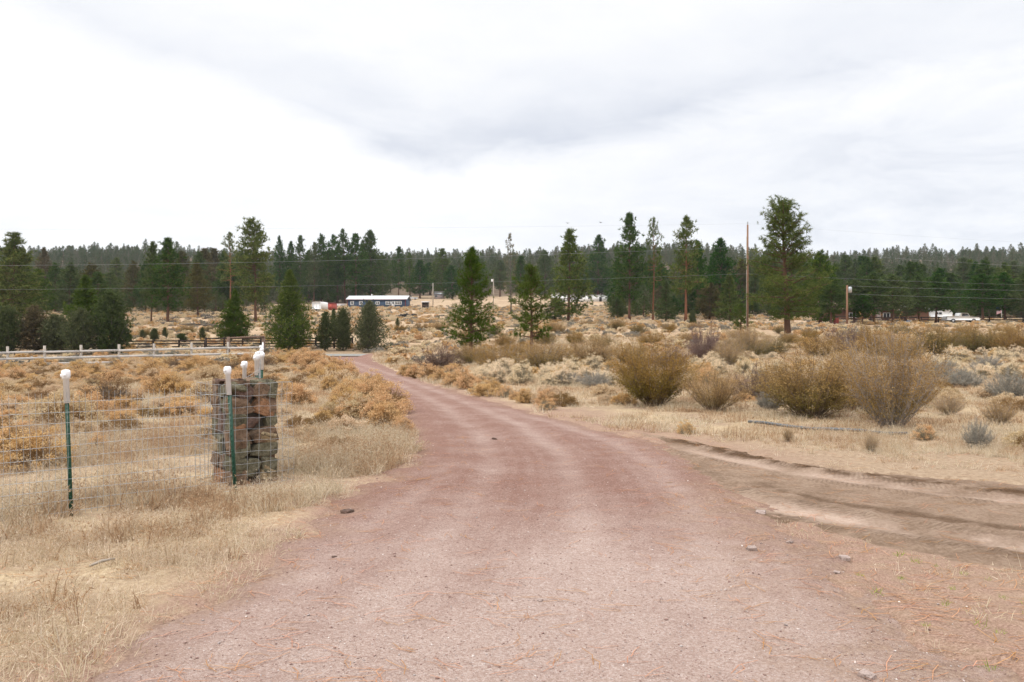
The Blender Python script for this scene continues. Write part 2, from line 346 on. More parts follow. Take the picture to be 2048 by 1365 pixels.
# ------------------------------------------------------------------ camera, light, sky
cam = bpy.data.cameras.new('camera'); co = bpy.data.objects.new('camera', cam); COL.objects.link(co)
cam.sensor_width = 36; cam.lens = 36 * F / 2048; cam.clip_start = .05; cam.clip_end = 6000
co.location = (0, 0, H); co.rotation_euler = (math.pi / 2 - math.atan((682.5 - HY) / F), 0, 0); SC.camera = co
SUN_EL, SUN_AZ = math.radians(42), math.radians(-125)       # azimuth from +Y, clockwise: behind and to the left
sl = bpy.data.lights.new('sun', 'SUN'); sl.energy = 1.5; sl.angle = math.radians(16); sl.color = (1, .96, .9)
so = bpy.data.objects.new('sun', sl); COL.objects.link(so)
sd = Vector((math.sin(SUN_AZ) * math.cos(SUN_EL), math.cos(SUN_AZ) * math.cos(SUN_EL), math.sin(SUN_EL)))
so.rotation_euler = (-sd).to_track_quat('-Z', 'Y').to_euler(); so.location = (0, 0, 60)
W = bpy.data.worlds.new('World'); SC.world = W; W.use_nodes = True
class WT(NT):
    def __init__(s, t): s.t = t; t.nodes.clear(); s.out = s.n('ShaderNodeOutputWorld')
k = WT(W.node_tree)
sky = k.n('ShaderNodeTexSky', sky_type='NISHITA', sun_disc=False, sun_elevation=SUN_EL, sun_rotation=SUN_AZ)
d = k.n('ShaderNodeTexCoord').outputs['Generated']; xyz = k.n('ShaderNodeSeparateXYZ', {0: d}); x, y, z = xyz.outputs
yy = k.math('MAXIMUM', y, .2); u = k.math('DIVIDE', x, yy); v = k.math('DIVIDE', z, yy)
zz = k.math('ADD', k.math('MAXIMUM', z, 0.0), .10)
cp = k.n('ShaderNodeCombineXYZ', {0: k.math('DIVIDE', x, zz), 1: k.math('DIVIDE', y, zz), 2: 0.0}).outputs[0]
n1 = k.noise(cp, .55, 6, .58, .4); n2 = k.noise(cp, 1.7, 5, .6, .3); n3 = k.noise(k.map(d, (3, 3, 9)), 1.6, 6, .6, .5)
un = k.math('ADD', u, .11)
ve = k.math('ADD', .212, k.math('MAXIMUM', k.math('MULTIPLY', un, -.42), k.math('MULTIPLY', un, .20)))
e = k.math('ADD', k.math('SUBTRACT', v, ve), k.math('MULTIPLY_ADD', n3, .10, -.05))
band = k.math('MULTIPLY', k.ramp(k.math('MULTIPLY_ADD', e, 8, .3), [(.15, 0.0), (.45, 1.0)]), k.ramp(k.math('MULTIPLY', e, 4.0), [(.06, 1.0), (.5, .15)]))
right = k.math('MULTIPLY', k.math('MULTIPLY', k.ramp(k.math('ADD', u, .1), [(.0, 0.0), (.55, 1.0)]), k.ramp(v, [(.0, .75), (.22, 1.0), (.36, .35)])), k.ramp(n3, [(.32, .12), (.62, 1.0)]))
left = k.math('MULTIPLY', k.ramp(v, [(.08, 1.0), (.19, 0.0)]), k.ramp(n3, [(.35, .1), (.7, .8)]))
g = k.math('ADD', k.math('ADD', k.math('MULTIPLY', k.math('MULTIPLY', band, k.ramp(k.math('ADD', u, .4), [(.0, .4), (.3, 1.0), (.55, .75), (.95, .35)])), k.math('MULTIPLY_ADD', n2, .6, .42)), k.math('MULTIPLY', right, .6)), k.math('MULTIPLY', left, .34))
g = k.math('ADD', g, k.math('MULTIPLY_ADD', n2, .55, -.25), clamp=True)
cl = k.ramp(g, [(0, (1.0, 1.0, 1.0)), (.45, (.845, .865, .915)), (1, (.62, .66, .75))])
zen = k.ramp(z, [(.40, 1.0 / 2.9), (.85, 1.0)])
clb = k.mix(1.0, cl, zen, 'MULTIPLY')
b1 = k.n('ShaderNodeBackground', {'Color': sky.outputs[0], 'Strength': .10}); b2 = k.n('ShaderNodeBackground', {'Color': clb, 'Strength': 2.9 * 1.09})
mx = k.n('ShaderNodeMixShader', {0: .95}); k.t.links.new(b1.outputs[0], mx.inputs[1]); k.t.links.new(b2.outputs[0], mx.inputs[2])
k.t.links.new(mx.outputs[0], k.out.inputs[0])
SC.view_settings.view_transform = 'Standard'; SC.view_settings.look = 'None'; SC.view_settings.exposure = 0; SC.view_settings.gamma = 1
SC.view_settings.use_curve_mapping = False

# ------------------------------------------------------------------ ground, road, track
def poly_sd(X, Y, poly):                 # positive inside
    P = np.asarray(poly, float); dm = np.full(X.shape, 1e9); ins = np.zeros(X.shape, bool)
    for i in range(len(P)):
        ax, ay = P[i]; bx, by = P[(i + 1) % len(P)]; ex, ey = bx - ax, by - ay
        t = np.clip(((X - ax) * ex + (Y - ay) * ey) / (ex * ex + ey * ey + 1e-12), 0, 1)
        dm = np.minimum(dm, np.hypot(X - ax - t * ex, Y - ay - t * ey))
        c = ((ay > Y) != (by > Y)); xi = ax + (Y - ay) / (ey if abs(ey) > 1e-12 else 1e-12) * ex
        ins ^= c & (X < xi)
    return np.where(ins, dm, -dm)
def line_d(X, Y, pl):
    dm = np.full(X.shape, 1e9); side = np.zeros(X.shape); along = np.zeros(X.shape); acc = 0
    for (ax, ay), (bx, by) in zip(pl[:-1], pl[1:]):
        ex, ey = bx - ax, by - ay; l = math.hypot(ex, ey)
        t = np.clip(((X - ax) * ex + (Y - ay) * ey) / (l * l), 0, 1); dd = np.hypot(X - ax - t * ex, Y - ay - t * ey)
        w = dd < dm; dm = np.where(w, dd, dm); side = np.where(w, np.sign(ex * (Y - ay) - ey * (X - ax)), side); along = np.where(w, acc + t * l, along); acc += l
    return dm, side, along
def pts(l): return [hit(a, b) for a, b in l]
ROAD = [(-5, -4), (-3.8, 1.0), (-2.9, 2.9)] + pts([(120, 1360), (350, 1235), (535, 1120), (630, 1045), (664, 1000), (740, 966), (800, 935), (822, 890), (815, 850), (790, 812), (755, 780),
        (715, 752), (670, 730), (625, 716), (590, 710.5)]) + [(-15.5, 69.2), (-11.5, 69.0)] + \
       pts([(745, 712), (752, 722), (790, 741), (850, 764), (930, 787), (1010, 808), (1100, 832), (1190, 855), (1290, 878), (1370, 905), (1450, 955), (1520, 1020), (1610, 1080),
            (1760, 1160), (1930, 1280), (2000, 1360)]) + [(3.0, 2.4), (3.6, -4)]
TRACK = pts([(1300, 868), (1380, 880), (1480, 900), (1620, 928), (1800, 950), (2040, 966)]) + [(7.5, 7.6), (12, 5.5), (12, 1.8), (6, 4.2)] + \
        pts([(2040, 1150), (1850, 1105), (1650, 1062), (1500, 1010), (1400, 960)])
RUT_A = pts([(1250, 870), (1330, 887), (1430, 912), (1600, 946), (1800, 975), (2040, 1003)]) + [(7, 7.0), (12, 3.9)]
RUT_B = pts([(1330, 930), (1440, 985), (1560, 1015), (1700, 1042), (1850, 1065), (2040, 1094)]) + [(6, 5.3), (12, 2.3)]
WHEEL = [pts([(1130, 1360), (1160, 1150), (1165, 1000), (1130, 915), (1050, 855), (930, 805), (800, 755), (700, 722)]),
         pts([(620, 1360), (820, 1150), (930, 1020), (985, 930), (960, 870), (890, 815), (790, 765), (680, 722)]),
         pts([(1380, 1360), (1420, 1200), (1410, 1050), (1330, 950), (1240, 890), (1120, 850), (1000, 820)]),
         pts([(420, 1330), (640, 1130), (800, 1010), (900, 930)])]
def edge_noise(X, Y): return (fbm(X / .45, Y / .45, 21, 4) - .5) * (.6 + .6 * sstep(.5, 1.5, X) * sstep(9, 6, Y))
def road_sd(X, Y): return poly_sd(X, Y, ROAD) + edge_noise(X, Y)
def track_sd(X, Y): return poly_sd(X, Y, TRACK) + (fbm(X / .4, Y / .4, 41, 3) - .5) * .4
def grid_sheet(name, R, TH, zf, mat, attrs, keep=None, kind='structure', label=None):
    r, t = np.meshgrid(R, TH, indexing='ij'); X = r * np.sin(t); Y = -2 + r * np.cos(t)
    nr, nt = X.shape; Z = zf(X, Y)
    idx = np.arange(nr * nt).reshape(nr, nt)
    a, b, c, dd = idx[:-1, :-1].ravel(), idx[1:, :-1].ravel(), idx[1:, 1:].ravel(), idx[:-1, 1:].ravel()
    if keep is not None:
        kp = keep(X, Y).ravel(); kf = kp[a] | kp[b] | kp[c] | kp[dd]; a, b, c, dd = a[kf], b[kf], c[kf], dd[kf]
    Q = np.stack([a, dd, c, b], 1); V = np.stack([X.ravel(), Y.ravel(), Z.ravel()], 1)
    used = np.unique(Q); rm = np.full(len(V), -1); rm[used] = np.arange(len(used)); V = V[used]; Q = rm[Q]
    me = bpy.data.meshes.new(name); me.vertices.add(len(V)); me.vertices.foreach_set('co', V.astype(np.float32).ravel())
    me.loops.add(Q.size); me.loops.foreach_set('vertex_index', Q.astype(np.int32).ravel())
    me.polygons.add(len(Q)); me.polygons.foreach_set('loop_start', (np.arange(len(Q)) * 4).astype(np.int32)); me.polygons.foreach_set('use_smooth', np.ones(len(Q), bool))
    me.materials.append(mat); me.update(calc_edges=True)
    for an, fn in attrs.items():
        me.attributes.new(an, 'FLOAT', 'POINT').data.foreach_set('value', np.asarray(fn(V[:, 0], V[:, 1]), np.float32))
    o = link(name, me); tag(o, label, None, None, kind); return o
def micro(X, Y): return (fbm(X / .22, Y / .22, 5, 3) - .5) * .045 * np.interp(np.hypot(X, Y), [0, 25, 60], [1, 1, 0])
R = np.concatenate([[.02, .6, 1.4, 2.2], np.exp(np.arange(math.log(3), math.log(1050), .011))])
TH = np.concatenate([np.linspace(-math.pi, -.72, 44)[:-1], np.linspace(-.72, .72, 430), np.linspace(.72, math.pi, 44)[1:]])
def gr_z(X, Y):
    near = np.hypot(X, Y) < 110
    s = np.full(X.shape, -9.0); s[near] = np.maximum(road_sd(X[near], Y[near]), track_sd(X[near], Y[near]))
    return gz(X, Y) + micro(X, Y) - .09 * sstep(-.05, .25, s)
def red_near(X, Y):
    near = np.hypot(X, Y) < 40; s = np.full(X.shape, -9.0); s[near] = poly_sd(X[near], Y[near], ROAD)
    return np.clip(np.where(X > .5, sstep(-2.4, .0, s), sstep(-.7, .1, s)), 0, 1) * .95
def duff(X, Y):
    sx = X / np.maximum(Y, 1) * F + CX; e = (fbm(X / 12, Y / 12, 55, 3) - .5) * 30
    a = sstep(172, 192, Y + e) * sstep(560, 520, sx); b = sstep(152, 172, Y + e) * sstep(1200, 1240, sx); c = sstep(262, 285, Y + e) * np.where((sx > 745) & (sx < 1230), sstep(355, 375, Y), 1)
    return np.maximum(np.maximum(a, b), c)
grid_sheet('ground', R, TH, gr_z, M['ground'], {'bare': lambda X, Y: sstep(.3, 1.0, X) * sstep(15, 11, Y) * .85, 'duff': duff, 'far': lambda X, Y: sstep(30, 75, Y), 'red': red_near}, label='dry straw-coloured range land rising gently to the wooded ridge')
R2 = np.exp(np.arange(math.log(.5), math.log(76), .0075)); TH2 = np.linspace(-1.2, .9, 560)
def road_z(X, Y):
    s = road_sd(X, Y); z = gz(X, Y) + .045 * sstep(-.15, .5, s) - .03 + (fbm(X / .12, Y / .12, 15, 3) - .5) * .018
    for w in WHEEL:
        dd, _, _ = line_d(X, Y, w); z = z - .02 * np.exp(-(dd / .22) ** 2)
    return z + (fbm(X / .9, Y / .9, 19, 2) - .5) * .04
def wear_and_light(X, Y):
    w = np.zeros(X.shape)
    for i, l in enumerate(WHEEL):
        dd, _, al = line_d(X, Y, l); nn = fbm(X / 1.1 + i * 5, Y / 1.1, 81, 3)
        w = np.maximum(w, (.62, .5, .58, .4)[i] * (np.exp(-(dd / .22) ** 2) * (.5 + nn) + .55 * np.exp(-((dd - .33) / .06) ** 2) * nn + .5 * np.exp(-((dd - .52) / .05) ** 2) * nn))
    near = sstep(9.0, 3.7, Y) * 1.15 * (.5 + .5 * np.exp(-((X - .7) / 1.5) ** 2))  # bright foreground light painted into the gravel colour, strongest mid-drive
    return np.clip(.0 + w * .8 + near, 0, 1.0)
grid_sheet('gravel_road', R2, TH2, road_z, M['road'], {'wear_and_light': wear_and_light, 'edge': lambda X, Y: sstep(.5 + 1.1 * sstep(.6, 1.4, X) * sstep(10, 7, Y), -.1, road_sd(X, Y)) * .9},
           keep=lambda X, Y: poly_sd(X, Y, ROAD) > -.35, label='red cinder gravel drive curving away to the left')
def track_z(X, Y):
    s = track_sd(X, Y); z = gz(X, Y) + .03 * sstep(-.1, .4, s) - .026 + (fbm(X / .10, Y / .10, 33, 3) - .5) * .03
    for rt in (RUT_A, RUT_B):
        dd, sg, al = line_d(X, Y, rt)
        z = z - .022 * np.exp(-(dd / .17) ** 2) + .012 * np.exp(-((dd - .36) / .12) ** 2)
        z = z + (fbm(X / .09, Y / .09, 35, 2) - .5) * .05 * np.exp(-((dd - .42) / .2) ** 2)
    return z
def damp(X, Y):
    dd, sg, al = line_d(X, Y, RUT_A); a = 1.35 * np.exp(-((dd - .50) / .27) ** 2) * (sg > 0) * sstep(.4, 1.2, al) * np.interp(al, [0, 3.2, 5, 12], [1.1, 1.1, .6, .6])
    dd, sg, al = line_d(X, Y, RUT_B); b = np.exp(-((dd - .40) / .16) ** 2) * (sg < 0) * sstep(1.8, 3.2, al) * .3
    c = np.exp(-((dd - .62) / .12) ** 2) * (sg > 0) * .6 * sstep(1, 2, al)
    n = fbm(X / .22, Y / .16, 51, 4)
    return np.clip(np.maximum(np.maximum(a, b), c) * 1.25 * sstep(.34, .58, n), 0, 1)
def dust(X, Y):
    o = 0
    for rt, q in ((RUT_A, .75), (RUT_B, 1.0)):
        dd, sg, al = line_d(X, Y, rt); o = np.maximum(o, q * np.exp(-(dd / .2) ** 2) * sstep(.8, 3, al))
    return o * sstep(.2, .5, fbm(X / .5, Y / .5, 61, 3))
def al_(X, Y):
    d1, g1, a1 = line_d(X, Y, RUT_A); d2, g2, a2 = line_d(X, Y, RUT_B); return np.where(d1 < d2, a1 + g1 * d1 * .5, a2 - g2 * d2 * .5)
def tread(X, Y):
    d1, g1, a1 = line_d(X, Y, RUT_A); d2, g2, a2 = line_d(X, Y, RUT_B); d = np.where(d1 < d2, d1, d2)
    return np.clip(np.exp(-((d - .30) / .13) ** 2) * sstep(.35, .6, fbm(X / .5, Y / .5, 57, 3)) * 1.1, 0, 1)
R3 = np.exp(np.arange(math.log(4.5), math.log(17), .0034)); TH3 = np.linspace(.12, 1.25, 460)
grid_sheet('dirt_track', R3, TH3, track_z, M['track'], {'damp': damp, 'dust': dust, 'al': al_, 'tread': tread}, keep=lambda X, Y: track_sd(X, Y) > -.3, label='rutted bare dirt track turning off to the right')
xs = np.linspace(-110, 70, 181); m = MB(); ys = np.linspace(69.0, 74.0, 6); Xg, Yg = np.meshgrid(xs, ys); Zg = gz(Xg, Yg) + .06
ii = np.arange(Xg.size).reshape(Xg.shape); a, b, c, dd = ii[:-1, :-1].ravel(), ii[:-1, 1:].ravel(), ii[1:, 1:].ravel(), ii[1:, :-1].ravel()
m.add(np.stack([Xg.ravel(), Yg.ravel(), Zg.ravel()], 1), np.concatenate([np.stack([a, b, c], 1), np.stack([a, c, dd], 1)]))
tag(m.build('paved_road', M['asphalt'], None, True), 'grey paved road crossing behind the end of the gravel drive', None, None, 'structure')

hz_ = MB().box((0, 0, 66), (2300, 2300, 172)).mesh('haze', []); hk = bpy.data.materials.new('thin_autumn_haze'); hk.use_nodes = True; hk.node_tree.nodes.clear()
pv = hk.node_tree.nodes.new('ShaderNodeVolumePrincipled'); pv.inputs['Color'].default_value = (.86, .92, 1, 1); pv.inputs['Density'].default_value = HAZE
ho_ = hk.node_tree.nodes.new('ShaderNodeOutputMaterial'); hk.node_tree.links.new(pv.outputs[0], ho_.inputs['Volume']); hz_.materials.append(hk)
tag(link('haze', hz_), 'faint pale haze softening the far wooded ridge', None, None, 'stuff')
# ------------------------------------------------------------------ geometry-node scatter for what nobody could count
def scatter(name, P, rot, scl, protos, label):
    cc = bpy.data.collections.new(name + '_kinds')
    for p in protos: cc.objects.link(p)
    me = bpy.data.meshes.new(name); me.vertices.add(len(P)); me.vertices.foreach_set('co', np.asarray(P, np.float32).ravel())
    me.attributes.new('rot', 'FLOAT_VECTOR', 'POINT').data.foreach_set('vector', np.asarray(rot, np.float32).ravel())
    sv = np.asarray(scl, np.float32); sv = np.repeat(sv[:, None], 3, 1) if sv.ndim == 1 else sv
    me.attributes.new('scl', 'FLOAT_VECTOR', 'POINT').data.foreach_set('vector', sv.ravel())
    me.attributes.new('idx', 'INT', 'POINT').data.foreach_set('value', rng.integers(0, len(protos), len(P)).astype(np.int32))
    o = link(name, me); tag(o, label, None, None, 'stuff')
    ng = bpy.data.node_groups.new(name, 'GeometryNodeTree')
    ng.interface.new_socket('Geometry', in_out='INPUT', socket_type='NodeSocketGeometry'); ng.interface.new_socket('Geometry', in_out='OUTPUT', socket_type='NodeSocketGeometry')
    N = ng.nodes; gi = N.new('NodeGroupInput'); go = N.new('NodeGroupOutput'); ip = N.new('GeometryNodeInstanceOnPoints'); ci = N.new('GeometryNodeCollectionInfo')
    ci.inputs['Collection'].default_value = cc; ci.inputs['Separate Children'].default_value = True; ci.inputs['Reset Children'].default_value = True
    def na(nm, ty):
        q = N.new('GeometryNodeInputNamedAttribute'); q.data_type = ty; q.inputs[0].default_value = nm; return q.outputs[0]
    er = N.new('FunctionNodeEulerToRotation'); L = ng.links.new
    L(gi.outputs[0], ip.inputs['Points']); L(ci.outputs[0], ip.inputs['Instance']); ip.inputs['Pick Instance'].default_value = True
    L(na('idx', 'INT'), ip.inputs['Instance Index']); L(na('rot', 'FLOAT_VECTOR'), er.inputs[0]); L(er.outputs[0], ip.inputs['Rotation'])
    L(na('scl', 'FLOAT_VECTOR'), ip.inputs['Scale']); L(ip.outputs[0], go.inputs[0])
    md = o.modifiers.new('scatter', 'NODES'); md.node_group = ng
    return o
def loose(name, me): return bpy.data.objects.new(name, me)
def rotz(n, tilt=0.0): return np.stack([rng.normal(size=n) * tilt, rng.normal(size=n) * tilt, rng.uniform(0, 6.283, n)], 1)
def grass_tuft(n, h0, h1, spread, tilt, curl, w):
    a = rng.uniform(0, 6.283, n); r = spread * np.sqrt(rng.uniform(0, 1, n)); b = np.stack([r * np.cos(a), r * np.sin(a), np.zeros(n) - .01], 1)
    az = a + rng.normal(size=n) * .9; tl = np.abs(rng.normal(size=n)) * tilt + .05; h = rng.uniform(h0, h1, n)[:, None]
    o = np.stack([np.cos(az), np.sin(az), np.zeros(n)], 1); up = np.array([0, 0, 1.0])
    d1 = o * np.sin(tl)[:, None] + up * np.cos(tl)[:, None]; t2 = np.minimum(tl + np.abs(rng.normal(size=n)) * curl, 2.0); d2 = o * np.sin(t2)[:, None] + up * np.cos(t2)[:, None]
    pz = unit(np.cross(d1, rng.normal(size=(n, 3)))); W = w * rng.uniform(.6, 1.3, (n, 1))
    m1 = b + d1 * h * .5; tip = m1 + d2 * h * .5; tip[:, 2] = np.maximum(tip[:, 2], .004)
    V = np.stack([b - pz * W / 2, b + pz * W / 2, m1 - pz * W * .4, m1 + pz * W * .4, tip], 1).reshape(-1, 3)
    i = np.arange(n)[:, None] * 5; T = np.concatenate([i + np.array([0, 1, 3]), i + np.array([0, 3, 2]), i + np.array([2, 3, 4])], 0)
    return MB().add(V, T)
def seed_tuft(n, h0, h1, spread, tilt, w):
    m = grass_tuft(n, h0, h1, spread, tilt, .35, w); V = m.v[0].reshape(-1, 5, 3); tips = V[:, 4]
    m.blades(tips, np.tile([[0, 0, .6]], (len(tips), 1)), 5, .022, .005, .8); return m
GT = [loose('grass_tuft', grass_tuft(34, .07, .17, .06, .5, .7, .0045).mesh('grass_tuft', M['grass'])), loose('grass_tuft', seed_tuft(20, .12, .27, .06, .35, .004).mesh('grass_tuft', M['grass'])),
      loose('grass_tuft', grass_tuft(40, .06, .15, .08, .8, .9, .0045).mesh('grass_tuft', M['grass'])), loose('grass_tuft', seed_tuft(26, .08, .20, .07, .6, .0045).mesh('grass_tuft', M['grass']))]
GM = [loose('matted_grass', seed_tuft(12, .05, .13, .10, .9, .0034).mesh('matted_grass', M['straw'])), loose('matted_grass', grass_tuft(34, .04, .12, .12, 1.7, .4, .0036).mesh('matted_grass', M['straw'])), loose('matted_grass', grass_tuft(28, .03, .08, .12, 1.4, .8, .0036).mesh('matted_grass', M['straw']))]
GF = [loose('field_grass', seed_tuft(40, .08, .24, .22, .45, .010).mesh('field_grass', M['grass'])), loose('field_grass', grass_tuft(46, .06, .17, .26, .6, .7, .011).mesh('field_grass', M['grass']))]
def sample(n, y0, y1, smax, pw=1.0):            # points spread over the wedge of ground in view, evenly by area when pw = 1
    Y = np.sqrt(rng.uniform(y0 ** 2, y1 ** 2, n)) if pw == 1 else rng.uniform(y0, y1, n)
    X = rng.uniform(-smax, smax, n) * Y; return X, Y
def put(X, Y, dz=0.0): return np.stack([X, Y, gr_z(X, Y) + dz], 1)
# near
X, Y = sample(26000, 3.2, 14, .78)
s = np.maximum(road_sd(X, Y), track_sd(X, Y)); leftp = X < (Y * -.02 - .2)
pn = fbm(X / .9, Y / .9, 71, 3)
dens = np.where(leftp, 1.0 * sstep(2.8, 6.5, Y + 2.5 * (pn - .3)) + .15, np.where(Y > 9.5, sstep(-.2, -2.6, s) * .8, .02))
kp = (s < -.03) & (rng.uniform(0, 1, len(X)) < dens * sstep(.43, .57, pn + .05) * np.where(s > -.5, .8, 1))
X, Y = X[kp], Y[kp]; pl = (Y + 2.2 * (fbm(X / .8, Y / .8, 72, 2) - .5) < 6.6) & (rng.uniform(0, 1, len(X)) < .85) | (rng.uniform(0, 1, len(X)) < .25)
lowr = np.where((X > 1.5), .65, 1.0) * np.where(np.hypot(X + 3.0, Y - 8.9) < .8, .6, 1) * np.where((np.abs((X + 3.6) * 1.46 - (Y - 8) * .99) < .9), 1.3, 1)
scatter('dry_grass', put(X[~pl], Y[~pl]), rotz((~pl).sum(), .12), (rng.uniform(.7, 1.25, (~pl).sum()) * lowr[~pl]), GT, 'pale dry bunch grass beside the drive and round the pillar')
X2, Y2 = sample(10500, 3.0, 12, .78); s2 = np.maximum(road_sd(X2, Y2), track_sd(X2, Y2)); pn2 = fbm(X2 / .6, Y2 / .6, 73, 3)
k2 = (s2 < -.0) & (rng.uniform(0, 1, len(X2)) < np.where(X2 < 0, .05 + .85 * sstep(.46, .6, pn2), .09 * sstep(.3, .55, pn2)))
X2, Y2 = X2[k2], Y2[k2]; XX = np.concatenate([X[pl], X2]); YY = np.concatenate([Y[pl], Y2])
scatter('matted_grass', put(XX, YY), rotz(len(XX), .15), rng.uniform(.7, 1.35, len(XX)), GM, 'trampled matted straw on the verges in the foreground')
# middle
X, Y = sample(60000, 12.5, 68, .74); s = road_sd(X, Y); pn = fbm(X / 2.5, Y / 2.5, 75, 3)
kp = (s < -.12) & (rng.uniform(0, 1, len(X)) < np.interp(Y, [12, 20, 40, 68], [1, 1, .75, .5]) * sstep(.32, .55, pn + .06)) & (track_sd(X, Y) < -.3)
X, Y = X[kp], Y[kp]
scatter('field_grass', put(X, Y), rotz(len(X), .1), rng.uniform(.6, 1.2, len(X)) * np.interp(Y, [12, 30, 68], [.75, 1, 1.25]), GF, 'dry straw-coloured grass over the near fields')
# pebbles, needles, sprouts
pb = []
for i in range(4):
    m = MB(); a = np.arange(6) / 6 * 6.283
    V = [[0, 0, .5]] + [[.5 * math.cos(t) * random.uniform(.7, 1.2), .5 * math.sin(t) * random.uniform(.6, 1.1), random.uniform(-.1, .2)] for t in a] + [[0, 0, -.3]]
    T = []
    for j in range(6): T += [(0, 1 + j, 1 + (j + 1) % 6), (7, 1 + (j + 1) % 6, 1 + j)]
    pb.append(loose('gravel_stone', m.add(V, T).mesh('gravel_stone', M['pebble'])))
X, Y = sample(42000, 3.0, 13, .7, 0); s = road_sd(X, Y)
kp = (s > -.4) & (rng.uniform(0, 1, len(X)) < np.where(s < .1, .35, 1) * np.interp(Y, [3, 6, 13], [1, .8, .45])); X, Y = X[kp], Y[kp]
Z = np.where(road_sd(X, Y) > .05, road_z(X, Y), gr_z(X, Y)) + .001
sc = np.minimum(rng.lognormal(math.log(.0075), .42, len(X)), .03)
scatter('loose_gravel', np.stack([X, Y, Z], 1), rotz(len(X), .4), np.stack([sc, sc, sc * .6], 1), pb, 'loose red and grey cinder stones scattered over the drive')
nd = []
for i in range(4):
    m = MB()
    for j in range(2):
        L = random.uniform(.09, .19); a = random.uniform(-.35, .35); cv = random.uniform(-.03, .03); w = .0016
        q = np.array([[-.5 * L, 0, .004], [0, cv, .007], [.5 * L, 0, .005]]) @ np.array([[math.cos(a), math.sin(a), 0], [-math.sin(a), math.cos(a), 0], [0, 0, 1]]) + np.array([random.uniform(-.05, .05), random.uniform(-.02, .02), 0])
        m.add(np.concatenate([q - [0, w, 0], q + [0, w, 0]]), [(0, 1, 4), (0, 4, 3), (1, 2, 5), (1, 5, 4)])
    nd.append(loose('pine_needle', m.mesh('pine_needle', M['litter'])))
X, Y = sample(7000, 3.0, 14, .74, 0); s = road_sd(X, Y); st = track_sd(X, Y); pn = fbm(X / .5, Y / .8, 79, 3)
kp = (rng.uniform(0, 1, len(X)) < (.3 + .7 * sstep(.4, .62, pn)) * np.where(np.abs(s) < .8, .8, np.where(s > 0, .38, .5)) * np.where(X > 1.0, 1.0, .8)); X, Y = X[kp], Y[kp]
Z = np.maximum(np.where(road_sd(X, Y) > .05, road_z(X, Y), -9), np.maximum(gr_z(X, Y), np.where(track_sd(X, Y) > 0, track_z(X, Y), -9))) + .002
rr = rotz(len(X), .05); rr[:, 2] = rng.normal(size=len(X)) * .8 + rng.integers(0, 2, len(X)) * math.pi
scatter('pine_needle_litter', np.stack([X, Y, Z], 1), rr, rng.uniform(.7, 1.3, len(X)), nd, 'orange fallen pine needles lying over the drive edges')
sp = [loose('green_sprout', grass_tuft(14, .02, .055, .04, .7, .5, .004).mesh('green_sprout', M['sprout']))]
X = rng.uniform(1.3, 3.4, 42); Y = rng.uniform(3.8, 6.2, 42); kp = X < Y * .68
scatter('green_sprouts', np.stack([X[kp], Y[kp], gr_z(X[kp], Y[kp]) + .05], 1), rotz(kp.sum(), .1), rng.uniform(.5, 1.2, kp.sum()), sp, 'small fresh green sprouts at the right edge of the drive')

